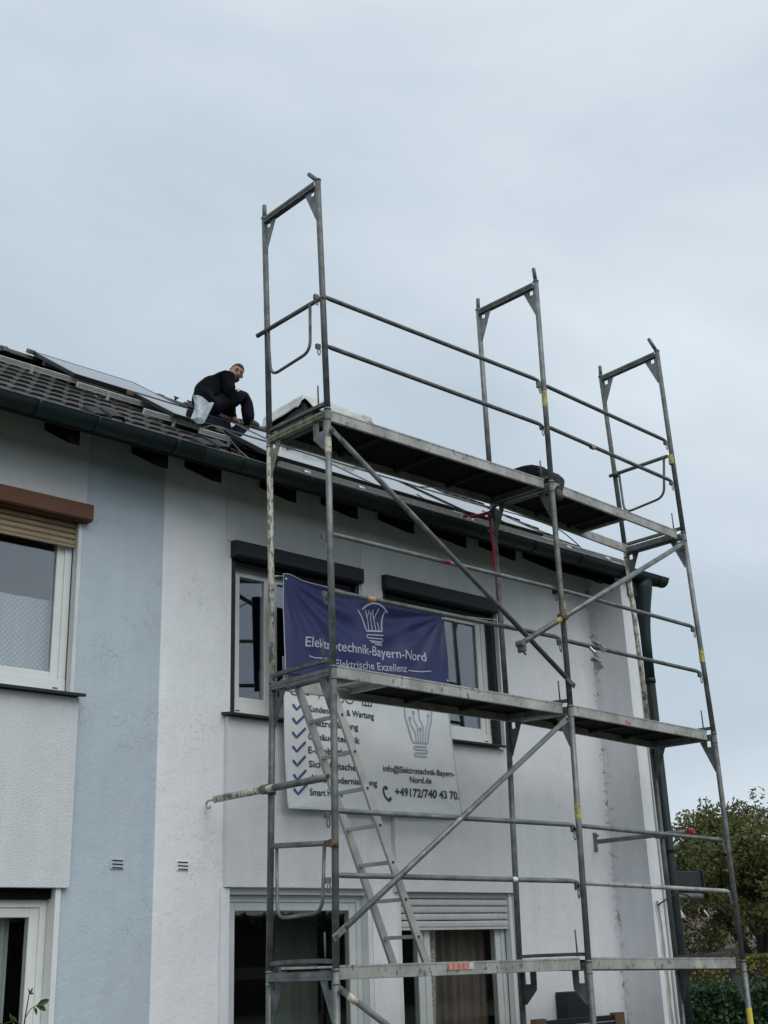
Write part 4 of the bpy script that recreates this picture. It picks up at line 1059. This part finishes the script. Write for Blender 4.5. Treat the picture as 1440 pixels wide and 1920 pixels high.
# bulb logo of the blue banner (its top folded over)
lg = [[(.935, 4.535), (.975, 4.485), (1.005, 4.405), (1.02, 4.365), (1.185, 4.385), (1.195, 4.43), (1.215, 4.50), (1.235, 4.565)],
      [(.985, 4.545), (1.03, 4.585), (1.09, 4.615), (1.16, 4.618), (1.22, 4.592), (1.27, 4.560)],
      [(1.045, 4.37), (1.045, 4.47), (1.02, 4.545)], [(1.045, 4.49), (1.065, 4.55)], [(1.085, 4.375), (1.085, 4.515)], [(1.125, 4.38), (1.125, 4.47), (1.10, 4.56)], [(1.125, 4.49), (1.165, 4.58)], [(1.16, 4.385), (1.160, 4.46)]]
strokes('b', lg[:2], .013, 'ink_white', bb, 'bulb_logo'); strokes('b', lg[2:], .009, 'ink_white', bb, 'bulb_logo')
strokes('b', [arc(1.085, 4.525, .006, .006, 0, 360, 8)], .010, 'ink_white', bb, 'bulb_logo')
strokes('b', [[(1.20, 4.352), (1.03, 4.335), (1.018, 4.322), (1.03, 4.308), (1.19, 4.322), (1.20, 4.306), (1.18, 4.296), (1.05, 4.288)], [(1.07, 4.278), (1.19, 4.286)], [(1.11, 4.268), (1.20, 4.272)]], .009, 'ink_white', bb, 'bulb_logo')
# white banner print
rows = [('Kundendienst & Wartung', 1.142), ('Elektroplanung', .965), ('Gebäudetechnik', .985), ('E-Mobilität', .835), ('Sicherheitscheck', 1.02), ('Altbaumodernisierung', 1.16), ('Smart Home', .80)]
for k, (s, xe) in enumerate(rows):
    z = 3.690-k*.1055
    strokes('w', [[(.318+.0*k, z+.012), (.355, z-.026), (.442, z+.052)]], .020, 'ink_navy', bw, 'tick')
    text('w', s, .468, z-.028, xe, z-.022, .048, 'ink_dark', bw, .022)
text('w', 'info@Elektrotechnik-Bayern-', 1.224, 3.262, 2.022, 3.268, .046, 'ink_dark', bw, .02)
text('w', 'Nord.de', 1.511, 3.192, 1.742, 3.194, .046, 'ink_dark', bw, .02)
text('w', '+49172/740 43 70.', 1.345, 3.078, 2.058, 3.084, .062, 'ink_dark', bw, .028)
strokes('w', [[(1.250, 3.142), (1.226, 3.130), (1.222, 3.098), (1.238, 3.062), (1.268, 3.036), (1.290, 3.045)]], .018, 'ink_dark', bw, 'phone_symbol')
strokes('w', [[(1.240, 3.143), (1.262, 3.120)], [(1.272, 3.030), (1.300, 3.058)]], .026, 'ink_dark', bw, 'phone_symbol')
mb = MB(); nn = 10
pass
bulb = arc(1.64, 3.80, .155, .155, 180, 0, 20)
strokes('w', [[(1.485, 3.80), (1.490, 3.72), (1.525, 3.62), (1.555, 3.530), (1.565, 3.518), (1.720, 3.522), (1.732, 3.54), (1.748, 3.63), (1.785, 3.71), (1.795, 3.80)]+bulb[::-1]], .014, 'ink_pale', bw, 'bulb_logo')
strokes('w', [[(1.60, 3.525), (1.595, 3.60), (1.545, 3.665), (1.54, 3.70)], [(1.625, 3.525), (1.62, 3.66), (1.585, 3.70), (1.582, 3.75)], [(1.65, 3.525), (1.652, 3.62)], [(1.675, 3.525), (1.685, 3.66), (1.645, 3.72), (1.640, 3.79)], [(1.70, 3.525), (1.715, 3.64), (1.745, 3.70), (1.75, 3.74)]], .009, 'ink_pale', bw, 'bulb_logo')
strokes('w', [arc(a_, b_, .009, .009, 0, 360, 8) for a_, b_ in ((1.54, 3.715), (1.582, 3.765), (1.652, 3.635), (1.640, 3.80), (1.75, 3.755))], .016, 'ink_pale', bw, 'bulb_logo')
strokes('w', [[(1.715, 3.492), (1.58, 3.488), (1.568, 3.476), (1.58, 3.462), (1.71, 3.466), (1.722, 3.452), (1.71, 3.440), (1.58, 3.434), (1.568, 3.420), (1.58, 3.408), (1.71, 3.412)]], .014, 'ink_pale', bw, 'bulb_logo')
strokes('w', [arc(.335, 3.835, .05, .06, 190, 320), arc(.46, 3.83, .03, .045, 0, 360), [(.57, 3.77), (.62, 3.86)], arc(.68, 3.82, .03, .04, 0, 360), arc(.80, 3.80, .03, .035, 0, 360), arc(.886, 3.812, .044, .046, 0, 360), [(.868, 3.815), (.884, 3.795), (.912, 3.84)],
              [(1.015, 3.765), (1.015, 3.87), (1.115, 3.875), (1.115, 3.768), (1.015, 3.765)], [(1.048, 3.766), (1.048, 3.872)], [(1.082, 3.767), (1.082, 3.873)]], .009, 'ink_dark', bw, 'printed_symbol')

# ================================================================== PEOPLE
def skin_body(name, joints, edges, mats, mat_of, root=0, sub=2):
    """joints: {name: (pos, rx, ry)}; one continuous skinned mesh; mat_of(point) -> material index"""
    names = list(joints); me = bpy.data.meshes.new(name)
    me.from_pydata([joints[k][0] for k in names], [(names.index(a), names.index(b)) for a, b in edges], [])
    o = bpy.data.objects.new(name, me); col.objects.link(o)
    o.modifiers.new('skin', 'SKIN'); 
    for i, k in enumerate(names):
        sv = me.skin_vertices[0].data[i]; sv.radius = (joints[k][1], joints[k][2]); sv.use_root = (i == root)
    s = o.modifiers.new('sub', 'SUBSURF'); s.levels = sub; s.render_levels = sub
    dg = bpy.context.evaluated_depsgraph_get(); m2 = bpy.data.meshes.new_from_object(o.evaluated_get(dg)); m2.name = name
    bpy.data.objects.remove(o)
    o = bpy.data.objects.new(name, m2); col.objects.link(o); m2.materials.clear()
    for m_ in mats: m2.materials.append(MT[m_])
    for p_ in m2.polygons: p_.use_smooth = True; p_.material_index = mat_of(p_.center)
    for v in m2.vertices:     # cloth folds
        c = v.co.copy(); k_ = 0 if mat_of(c) == 2 else 1; v.co += v.normal*k_*(.014*noise.noise(c*11)+.010*(abs(noise.noise(Vector((c.x*20+c.z*14, c.y*9, c.z*24-c.x*12))))-.25))
    return o
def nearest_seg(c, segs):
    best, bi = 1e9, 0
    for (a, b, i) in segs:
        a, b = Vector(a), Vector(b); ab = b-a; t = max(0, min(1, (c-a).dot(ab)/ab.length_squared)); d_ = (a+ab*t-c).length
        if d_ < best: best, bi = d_, i
    return bi
# --- man crouching on the roof: black sweatshirt, dark trousers, looking back at the camera
Y0 = 3.02
J = {'pelvis': ((.93, Y0+.04, 7.17), .125, .12), 'spine1': ((.935, Y0+.04, 7.32), .155, .135), 'spine2': ((1.00, Y0+.04, 7.43), .165, .14), 'chest': ((1.10, Y0+.03, 7.50), .150, .135), 'neck': ((1.205, Y0+.00, 7.565), .058, .055), 'skull': ((1.265, Y0-.02, 7.625), .072, .078), 'crown': ((1.275, Y0-.025, 7.675), .058, .062),
     'shR': ((1.10, Y0-.14, 7.49), .08, .08), 'elR': ((1.08, Y0-.19, 7.29), .058, .058), 'wrR': ((1.235, Y0-.05, 7.14), .034, .034), 'haR': ((1.27, Y0-.03, 7.085), .034, .026),
     'shL': ((1.15, Y0+.17, 7.50), .07, .07), 'elL': ((1.26, Y0+.20, 7.32), .048, .048), 'wrL': ((1.36, Y0+.12, 7.20), .034, .034), 'haL': ((1.39, Y0+.10, 7.15), .034, .026),
     'hipR': ((1.00, Y0-.08, 7.17), .105, .105), 'thR': ((1.19, Y0-.10, 7.30), .105, .10), 'knR': ((1.345, Y0-.10, 7.365), .080, .078), 'caR': ((1.375, Y0-.10, 7.25), .075, .075), 'anR': ((1.38, Y0-.10, 7.13), .070, .068), 'heR': ((1.385, Y0-.10, 7.08), .055, .048), 'toR': ((1.52, Y0-.11, 7.06), .046, .040),
     'hipL': ((.98, Y0+.14, 7.13), .10, .10), 'knL': ((1.15, Y0+.14, 7.09), .075, .075), 'caL': ((1.32, Y0+.12, 7.08), .058, .058), 'anL': ((1.44, Y0+.10, 7.08), .045, .045), 'toL': ((1.64, Y0+.08, 7.09), .046, .040)}
for k_, (p_, ra, rb) in list(J.items()):      # seated right below the ridge
    g_ = 1.07 if k_ in ('pelvis', 'spine1', 'spine2', 'chest', 'shR', 'shL', 'thR', 'hipR', 'hipL') else 1.04
    J[k_] = ((p_[0]*1.0385+.209, 3.38+(p_[1]-Y0)*1.04, p_[2]*1.0385-.0717), ra*g_, rb*g_)
E_ = [('pelvis', 'spine1'), ('spine1', 'spine2'), ('spine2', 'chest'), ('chest', 'neck'), ('neck', 'skull'), ('skull', 'crown'), ('chest', 'shR'), ('shR', 'elR'), ('elR', 'wrR'), ('wrR', 'haR'), ('chest', 'shL'), ('shL', 'elL'), ('elL', 'wrL'), ('wrL', 'haL'),
      ('pelvis', 'hipR'), ('hipR', 'thR'), ('thR', 'knR'), ('knR', 'caR'), ('caR', 'anR'), ('anR', 'heR'), ('heR', 'toR'), ('pelvis', 'hipL'), ('hipL', 'knL'), ('knL', 'caL'), ('caL', 'anL'), ('anL', 'toL')]
code = {'pelvis': 1, 'hipR': 1, 'hipL': 1, 'thR': 1, 'knR': 1, 'caR': 1, 'knL': 1, 'caL': 1, 'neck': 2, 'skull': 2, 'wrR': 2, 'wrL': 2, 'heR': 3, 'anL': 3}
segs = [(J[a][0], J[b][0], code.get(a, 0)) for a, b in E_]
segs = [(a, b, 2 if c == 2 else c) for a, b, c in segs]
man = skin_body('person', J, E_, ['black_cloth', 'navy_cloth', 'skin', 'shoe'], lambda c: nearest_seg(c, segs))
tag(man, 'bearded man in black sweatshirt crouching on the solar panels, looking down at the camera', 'person')
# hand fingers
def fingers(parent, base, dirv, side, r=.009, ln=.06):
    base, dirv, side = Vector(base), Vector(dirv).normalized(), Vector(side).normalized(); nrm = dirv.cross(side)
    for k, L_ in enumerate((.9, 1.0, .93, .75)):
        o_ = side*(k-1.5)*.019; p0 = base+o_; p1 = p0+dirv*ln*L_*.55; p2 = p1+(dirv*.6+nrm*.7).normalized()*ln*L_*.55
        part(MB().tube([p0, p1, p2], [r, r*.95, r*.7], 8), 'finger', 'skin', parent)
    p0 = base-side*.03-dirv*.02; part(MB().tube([p0, p0-side*.02+dirv*.02, p0-side*.02+dirv*.045], [r*1.1, r, r*.8], 8), 'thumb', 'skin', parent)
fingers(man, (1.5435, 3.35, 7.2757), (.5, 0, -.8), (0, 1, 0)); fingers(man, (1.6629, 3.48, 7.3432), (.6, 0, -.7), (0, 1, 0))
# head detail: face turned towards the camera
hc = Vector((1.5435, 3.355, 7.8780)); camp = Vector((-5.44, -6.54, 1.86))
fwd = (camp-hc).normalized(); fwd = (fwd*.92+Rv*.26+Vector((0, 0, -.06))).normalized(); upv = (Vector((0, 0, 1))+Rv*.38); rt = fwd.cross(upv).normalized(); upv = rt.cross(fwd).normalized()
def HP(a, b, c): return hc+rt*a+upv*b+fwd*c
hm = MB()
hb = len(hm.v)
hm.sphere((0, 0, 0), 1, 20, 14)
for i in range(hb, len(hm.v)):
    x, y_, z_ = hm.v[i]   # unit sphere -> skull: a=right, b=up, c=forward
    a, b, c = x*.072, z_*.098, -y_*.088
    if b < -.03: a *= .86+.0*b; c += .010*(1 if c > 0 else 0)
    if b < -.055: a *= .85
    hm.v[i] = tuple(HP(a, b-.002, c))
head = part(hm, 'head', 'skin', man)
mb = MB()
for i in range(21):
    pass
hairs = MB(); hb = 0; hairs.sphere((0, 0, 0), 1, 22, 14); keep = []
vv = list(hairs.v)
for i, (x, y_, z_) in enumerate(vv):
    hairs.v[i] = tuple(HP(x*.0765, z_*.101+.003, -y_*.092-.003))
hairs_f = []
for f_ in hairs.f:
    cx_ = sum(vv[k][0] for k in f_)/len(f_); cy_ = -sum(vv[k][1] for k in f_)/len(f_); cz_ = sum(vv[k][2] for k in f_)/len(f_)
    if cz_ > .48+.30*max(0, cy_) or (cy_ < -.05 and cz_ > -.35): hairs_f.append(f_)
hairs.f = hairs_f; hairs.sm = [True]*len(hairs_f); hairs.mi = [0]*len(hairs_f)
part(hairs, 'hair', 'hair', man)
mb = MB().tube([HP(0, .012, .084), HP(0, -.012, .102), HP(0, -.022, .100), HP(0, -.030, .086)], [.007, .012, .014, .008], 8); part(mb, 'nose', 'skin', man)
for s_ in (-1, 1):
    part(MB().sphere(HP(s_*.074, -.008, -.004), .020, 8, 6, (.6, .6, 1.2)), 'ear', 'skin', man)
    part(MB().sphere(HP(s_*.028, .012, .079), .0075, 8, 6), 'eye', 'hair', man)
    part(MB().tube([HP(s_*.012, .030, .086), HP(s_*.030, .036, .084), HP(s_*.048, .028, .074)], [.004, .005, .003], 6), 'eyebrow', 'hair', man)
part(MB().tube([HP(-.022, -.050, .080), HP(0, -.052, .087), HP(.022, -.050, .080)], [.003, .006, .003], 6), 'mouth', 'rust', man)
bd = MB(); bd.sphere((0, 0, 0), 1, 20, 12); vv = list(bd.v)
for i, (x, y_, z_) in enumerate(vv): bd.v[i] = tuple(HP(x*.070*.93, z_*.050-.064, -y_*.088*.93))
ff = []
for f_ in bd.f:
    cz_ = sum(vv[k][2] for k in f_)/len(f_); cy_ = -sum(vv[k][1] for k in f_)/len(f_)
    if cz_ < .15 and cy_ > -.2: ff.append(f_)
bd.f = ff; bd.sm = [True]*len(ff); bd.mi = [0]*len(ff); part(bd, 'beard', 'stubble', man)
part(MB().obox((1.4240, 3.150, 7.5561), (.018, .004, .010), (0, .003, 0), (-.004, 0, .014)), 'pocket_label', 'paper', man)
part(MB().bar(Vector((1.6317, 3.27, 7.2341)), Vector((1.8394, 3.265, 7.2206)), .085, .022), 'shoe_sole', 'black', man, .004)
# --- second worker kneeling on the top deck, mostly hidden
K = {'hips': ((2.88, .36, 6.005), .125, .12), 'sp1': ((2.72, .38, 6.00), .135, .13), 'sp2': ((2.54, .40, 5.955), .12, .12), 'neck': ((2.40, .41, 5.915), .05, .05), 'head': ((2.31, .42, 5.895), .055, .06),
     'shA': ((2.48, .25, 5.91), .06, .06), 'haA': ((2.36, .28, 5.85), .028, .028), 'shB': ((2.48, .55, 5.91), .06, .06), 'haB': ((2.36, .56, 5.85), .028, .028),
     'hA': ((2.92, .25, 5.97), .085, .085), 'kA': ((2.86, .13, 5.91), .072, .07), 'aA': ((2.72, .035, 5.735), .045, .045), 'tA': ((2.705, .005, 5.665), .036, .034),
     'hB': ((2.95, .50, 5.97), .09, .09), 'kB': ((3.04, .46, 5.86), .06, .06), 'aB': ((3.12, .50, 5.84), .04, .04)}
EK = [('hips', 'sp1'), ('sp1', 'sp2'), ('sp2', 'neck'), ('neck', 'head'), ('sp2', 'shA'), ('shA', 'haA'), ('sp2', 'shB'), ('shB', 'haB'), ('hips', 'hA'), ('hA', 'kA'), ('kA', 'aA'), ('aA', 'tA'), ('hips', 'hB'), ('hB', 'kB'), ('kB', 'aB')]
ck = {'hips': 1, 'hA': 1, 'kA': 1, 'hB': 1, 'kB': 1, 'neck': 2, 'shA': 0, 'aA': 3}
sk = [(K[a][0], K[b][0], ck.get(a, 0)) for a, b in EK]
m2_ = skin_body('person', K, EK, ['black_cloth', 'grey_cloth', 'hair', 'shoe'], lambda c: nearest_seg(c, sk))
tag(m2_, 'worker in dark clothes bent low on the top scaffold deck, face hidden', 'person')
# clear bottle on the deck
bt = MB().tube([(2.26, .30, 5.85), (2.26, .30, 5.86), (2.26, .30, 5.93), (2.26, .30, 5.96)], [.03, .045, .045, .02], 14).build('plastic_cup', 'bag'); tag(bt, 'clear plastic cup standing on the top deck beside the bent worker', 'cup')
# plastic bag on the panel beside the man
def bagf(u, v):
    a = 2*PI*u; w_ = .058+.038*v**2+.012*math.sin(3*a+v*4); d_ = .05+.02*math.sin(2*a)
    return Vector((.80+.05*v, 2.66, 7.0))+Vector((math.cos(a)*w_*1.1, math.sin(a)*d_, .20*v+.018*math.sin(a*2+1)*v))
bagp = Vector((.0, 0, 0))
bo = sheet(MB(), bagf, 28, 10)
bo = bo.build('plastic_bag', 'bag'); tag(bo, 'crumpled clear plastic bag standing on the solar panel beside the crouching man', 'bag')
bo.location = (-.81, -.94, -.70)

# ================================================================== RIGHT-HAND SIDE: awning, lamp, cable, yard
aw = empty('awning', (5.14, 2.0, 2.4)); tag(aw, 'dark grey folded awning cassette on the gable side of the white house, beyond the downpipe', 'awning'); bpy.context.view_layer.update()
part(MB().box(5.14, 7.16, 2.0, 2.16, 2.46, 2.68), 'cassette', 'anthra', aw, .008)
part(MB().tube([(5.14, 2.02, 2.405), (7.14, 2.02, 2.41)], .035, 12), 'front_bar', 'galv', aw)
part(MB().box(7.16, 7.19, 1.98, 2.18, 2.44, 2.70), 'end_cap', 'black', aw, .005)
lm = empty('wall_lamp', (6.0, 2.3, 2.25)); tag(lm, 'pale outdoor lamp with conical shade under the awning, beside the downpipe', 'lamp'); bpy.context.view_layer.update()
part(MB().tube([(6.60, 2.0, 2.36), (6.60, 2.0, 2.27), (6.60, 2.0, 2.17)], [.03, .045, .10], 16), 'lamp_shade', 'pvc2', lm); part(MB().tube([(6.60, 2.0, 2.38), (6.60, 2.0, 2.41)], .012, 8), 'stem', 'galv', lm)
cable('cable', [(4.965, 1.05, 2.26), (5.02, .96, 2.32), (5.10, .90, 2.36), (5.20, .84, 2.33), (5.30, .80, 2.24), (5.36, .78, 2.18)], .008, 'black', 'black cable sticking out of the repaired groove in the end wall', 'cable')
ce = MB().tube([(5.34, .785, 2.20), (5.385, .77, 2.14)], .009, 8).build('cable_tip', 'pvc'); tag(ce, 'white stripped tip of the black cable beside the downpipe', 'cable end')
# dark box leaning at the wall and stacked panels with cardboard corners, at the bottom edge
bx = MB().box(3.86, 4.26, 1.36, 1.49, .95, 1.515).build('wall_box', 'anthra', None, .006); tag(bx, 'dark grey metal cabinet fixed low on the white wall behind the middle standards', 'cabinet')
pn = empty('solar_panel', (3.6, 1.0, .06)); tag(pn, 'spare solar panel with brown cardboard corners standing upright below the lowest deck', 'solar panel'); bpy.context.view_layer.update()
part(MB().box(3.04, 4.16, 1.0, 1.035, .06, 1.315), 'frame', 'panel_frame', pn, .003); part(MB().box(3.07, 4.13, .996, .9995, .09, 1.285), 'glass', 'panel_glass', pn)
part(MB().box(3.07, 4.13, .9935, .9955, 1.262, 1.268), 'busbar', 'railalu', pn)
for a, b in ((3.00, 3.13), (4.07, 4.20)): part(MB().box(a, b, .98, 1.05, 1.20, 1.332), 'cardboard_corner', 'card', pn, .003)

# ------------------------------------------------------------------ vegetation
def leaf_cloud(centers, n_, size, seed, aspect=.45, droop=0.0, shell=.5):
    """centers: (pos, (rx,ry,rz)); scatter leaf quads through the ellipsoids, denser near their skins"""
    rn = random.Random(seed); vs_, fs = [], []
    vol = [c[1][0]*c[1][1]*c[1][2] for c in centers]; tot = sum(v**.67 for v in vol)
    for (c, r_), vo in zip(centers, vol):
        for _ in range(int(n_*vo**.67/tot)):
            while True:
                d = Vector((rn.uniform(-1, 1), rn.uniform(-1, 1), rn.uniform(-1, 1)))
                if .05 < d.length < 1: break
            rr_ = d.length**shell; d.normalize(); p_ = Vector(c)+Vector((d.x*r_[0], d.y*r_[1], d.z*r_[2]))*rr_*(1+.22*noise.noise(Vector((d.x*2, d.y*2, d.z*2))+Vector(c)))
            a = Vector((rn.gauss(0, 1), rn.gauss(0, 1), rn.gauss(-droop, .7))).normalized(); b = a.cross(Vector((rn.gauss(0, 1), rn.gauss(0, 1), rn.gauss(0, 1)))).normalized()
            s_ = size*rn.uniform(.6, 1.3); k = len(vs_)
            vs_ += [p_-a*s_*.5, p_+b*s_*aspect*.5, p_+a*s_*.5, p_-b*s_*aspect*.5]; fs.append((k, k+1, k+2, k+3))
    return vs_, fs
def branchy(mb, p, d, L_, r_, depth, rn, tips):
    pts = [Vector(p)]; dd = Vector(d).normalized()
    for i in range(4):
        dd = (dd+Vector((rn.uniform(-.18, .18), rn.uniform(-.18, .18), rn.uniform(-.05, .15)))).normalized(); pts.append(pts[-1]+dd*L_/4)
    mb.tube(pts, [r_*(1-.35*i/4) for i in range(5)], 8 if depth > 1 else 5)
    tips.append(pts[-1]); 
    if depth == 0: return
    for k in range(3 if depth > 1 else 3):
        a = rn.uniform(0, 2*PI); nd_ = (dd*.8+Vector((math.cos(a), math.sin(a), rn.uniform(0, .5)))*.75).normalized()
        branchy(mb, pts[rn.choice((2, 3, 4))], nd_, L_*rn.uniform(.6, .8), r_*.58, depth-1, rn, tips)
def tree(loc, H, Rr, seed, lab, n_=12000, size=.16, m='leaf_tree', zc=None, tips_keep=None):
    e = empty('walnut_tree', loc); bpy.context.view_layer.update(); tag(e, lab, 'tree'); rn = random.Random(seed)
    tr = MB(); tips = []; base = Vector(loc)
    tr.tube([base, base+Vector((.05, 0, H*.15)), base+Vector((.0, .05, H*.27))], [.20, .16, .15], 12)
    for k in range(5):
        a = 2*PI*k/5+.4; branchy(tr, base+Vector((0, .05, H*.25)), (math.cos(a)*.8, math.sin(a)*.8, .9), H*.30, .09, 3, rn, tips)
    part(tr, 'trunk', 'bark', e)
    cen = []
    for t in tips:
        rel = t-(base+Vector((0, 0, H*.58)))
        cen.append((t, (rn.uniform(.25, .5), rn.uniform(.25, .5), rn.uniform(.16, .34))))
    for _ in range(105):
        d_ = Vector((rn.gauss(0, 1), rn.gauss(0, 1), rn.gauss(0, 1))).normalized()*rn.uniform(.55, 1.0)
        cen.append((base+Vector((d_.x*Rr, d_.y*Rr, H*.60+d_.z*H*.36)), (rn.uniform(.22, .55), rn.uniform(.22, .55), rn.uniform(.14, .32))))
    for _ in range(60):     # loose sprays that break up the outline
        d_ = Vector((rn.gauss(0, 1), rn.gauss(0, 1), rn.gauss(.3, 1))).normalized()*rn.uniform(.96, 1.06)
        cen.append((base+Vector((d_.x*Rr, d_.y*Rr, H*.60+d_.z*H*.36)), (rn.uniform(.10, .26), rn.uniform(.10, .26), rn.uniform(.10, .24))))
    v, f_ = leaf_cloud(cen, n_, size, seed+1, .38, .5, )
    part(MB().add(v, f_), 'crown', m, e); return e
tree((21.3, 10.2, 0), 5.35, 3.0, 11, 'bushy walnut tree behind the outermost scaffold standard, its top against the sky', 44000, .125)
tree((27.5, 12.5, 0), 5.9, 3.2, 21, 'walnut tree cut by the photo edge, behind the nearer walnut', 22000, .15)
# hedges
def hedge(name, x0, x1, y0, y1, z1, n_, size, m, lab, seed, z0=0.0, mt=None, cat='hedge'):
    e = empty(name, ((x0+x1)/2, (y0+y1)/2, 0)); bpy.context.view_layer.update(); tag(e, lab, cat); rn = random.Random(seed)
    vs_, fs = [], []
    for _ in range(n_):
        u = rn.random(); f_ = rn.random()
        x = rn.uniform(x0, x1); 
        if f_ < .45: y = rn.uniform(y0, y1); z = z1-abs(rn.gauss(0, .05))+.08*noise.noise((x*2, y*2, 0))
        else: y = y0+abs(rn.gauss(0, .12)) if rn.random() < .8 else rn.uniform(y0, y1); z = rn.uniform(z0, z1)
        p_ = Vector((x, y+.07*noise.noise((x*2.5, z*3, 4)), z)); a = Vector((rn.gauss(0, 1), rn.gauss(0, 1), rn.gauss(.3, .8))).normalized(); b = a.cross(Vector((rn.gauss(0, 1), rn.gauss(0, 1), rn.gauss(0, 1)))).normalized(); s_ = size*rn.uniform(.6, 1.3); k = len(vs_)
        vs_ += [p_-a*s_*.5, p_+b*s_*.27, p_+a*s_*.5, p_-b*s_*.27]; fs.append((k, k+1, k+2, k+3))
    part(MB().add(vs_, fs), 'foliage', m, e)
    part(MB().box(x0+.1, x1-.1, y0+.16, y1-.1, 0, z1-.14), 'inner_twigs', 'bark', e)
    return e
hedge('hedge', 14.0, 26.0, 8.9, 10.0, 1.66, 26000, .085, 'leaf_hedge', 'clipped yellow-green hedge behind the last scaffold standard', 5)
hedge('bush', 9.0, 14.5, 4.6, 6.6, 1.28, 26000, .10, 'leaf_bush', 'dark green feathery bush in front of the yellow-green hedge', 9, cat='bush')
# neighbour building glimpsed through the tree
nb = empty('garden_shed', (31, 18, 0)); bpy.context.view_layer.update(); tag(nb, 'low building with weathered tiled roof glimpsed through the walnut tree', 'shed')
part(MB().box(27, 37, 17, 22, 0, 1.9), 'wall', 'white_wall', nb)
MT['old_tile'] = mat('weathered_brown_tile', (.10, .075, .06), .85, 0, .3, 3)
for r in range(9):
    for c in range(24):
        s0 = r*.36; x = 26.7+c*.43; y_ = 16.6+s0*.8; z_ = 1.75+s0*.6
        part(MB().add([(x, y_, z_), (x+.41, y_, z_), (x+.41, y_+.31, z_+.20), (x, y_+.31, z_+.20), (x, y_, z_+.05), (x+.41, y_, z_+.05), (x+.41, y_+.31, z_+.25), (x, y_+.31, z_+.25)], [(0, 1, 2, 3), (4, 5, 6, 7), (0, 1, 5, 4), (0, 3, 7, 4), (1, 2, 6, 5)]), 'roof_tile', 'old_tile', nb) if c < 10 else None
part(MB().add([(26.7, 16.6, 1.74), (37.2, 16.6, 1.74), (37.2, 19.3, 3.76), (26.7, 19.3, 3.76), (37.2, 22.2, 1.74), (26.7, 22.2, 1.74)], [(0, 1, 2, 3), (3, 2, 4, 5)]), 'roof', 'old_tile', nb)
# rose shoots rising in front of the left door
rs = empty('rose_bush', (-1.95, .6, 0)); bpy.context.view_layer.update(); tag(rs, 'young rose shoot with dark leaves rising before the left terrace door', 'plant')
Yr = .5
def lf(p_, d_, L_, w_):
    p_, d_ = Vector(p_), Vector(d_).normalized(); sd_ = d_.cross(Vector((.3, -1, .3))).normalized(); up_ = sd_.cross(d_)*.12
    part(MB().add([p_, p_+d_*L_*.35+sd_*w_*.5+up_*L_, p_+d_*L_*.7+sd_*w_*.4+up_*L_, p_+d_*L_, p_+d_*L_*.7-sd_*w_*.4+up_*L_, p_+d_*L_*.35-sd_*w_*.5+up_*L_, p_+d_*L_*.5], [(0, 1, 6), (1, 2, 6), (2, 3, 6), (3, 4, 6), (4, 5, 6), (5, 0, 6)]), 'leaf', 'leaf_rose', rs)
part(MB().tube([(-1.93, Yr, .05), (-1.92, Yr, .9), (-1.915, Yr, 1.45), (-1.90, Yr, 1.62), (-1.885, Yr, 1.74)], [.008, .007, .006, .004, .003], 6), 'stem', 'leaf_rose', rs)
part(MB().tube([(-1.905, Yr, 1.60), (-1.87, Yr, 1.655), (-1.835, Yr, 1.672)], .0025, 6), 'stem', 'leaf_rose', rs)
part(MB().tube([(-1.912, Yr, 1.56), (-1.96, Yr, 1.60), (-2.03, Yr, 1.585)], .0025, 6), 'stem', 'leaf_rose', rs)
for p_, d_, L_, w_ in (((-1.835, Yr, 1.672), (1, 0, .35), .085, .035), ((-1.84, Yr, 1.67), (.8, 0, -.35), .075, .035), ((-1.85, Yr, 1.665), (.3, 0, -.8), .05, .025), ((-1.885, Yr, 1.735), (.5, 0, .9), .04, .014), ((-1.885, Yr, 1.735), (-.3, 0, 1), .035, .012), ((-1.885, Yr, 1.735), (1, 0, .1), .03, .012),
                      ((-2.03, Yr, 1.585), (-1, 0, -.3), .07, .028), ((-2.01, Yr, 1.588), (-.5, 0, -.9), .06, .025), ((-1.98, Yr, 1.595), (-.3, 0, .6), .05, .022), ((-1.97, Yr, 1.597), (-.2, 0, -1), .06, .024), ((-1.94, Yr, 1.58), (.1, 0, -1), .06, .024), ((-1.95, Yr, 1.59), (-.6, 0, .5), .05, .02),
                      ((-1.912, Yr, 1.50), (1, 0, .35), .11, .04), ((-1.913, Yr, 1.49), (.9, 0, -.6), .10, .04), ((-1.915, Yr, 1.45), (-.9, 0, .1), .09, .035), ((-1.92, Yr, 1.38), (.9, 0, .1), .09, .035), ((-1.92, Yr, 1.32), (-.9, 0, -.1), .09, .035)): lf(p_, d_, L_, w_)
# hedge added out of view so the door glass reflects dark, not bright sky
hedge('hedge', -45, 45, -34, -31, 3.4, 16000, .8, 'leaf_hedge2', 'tall green hedge added out of view opposite the house fronts, for dark window reflections', 31)
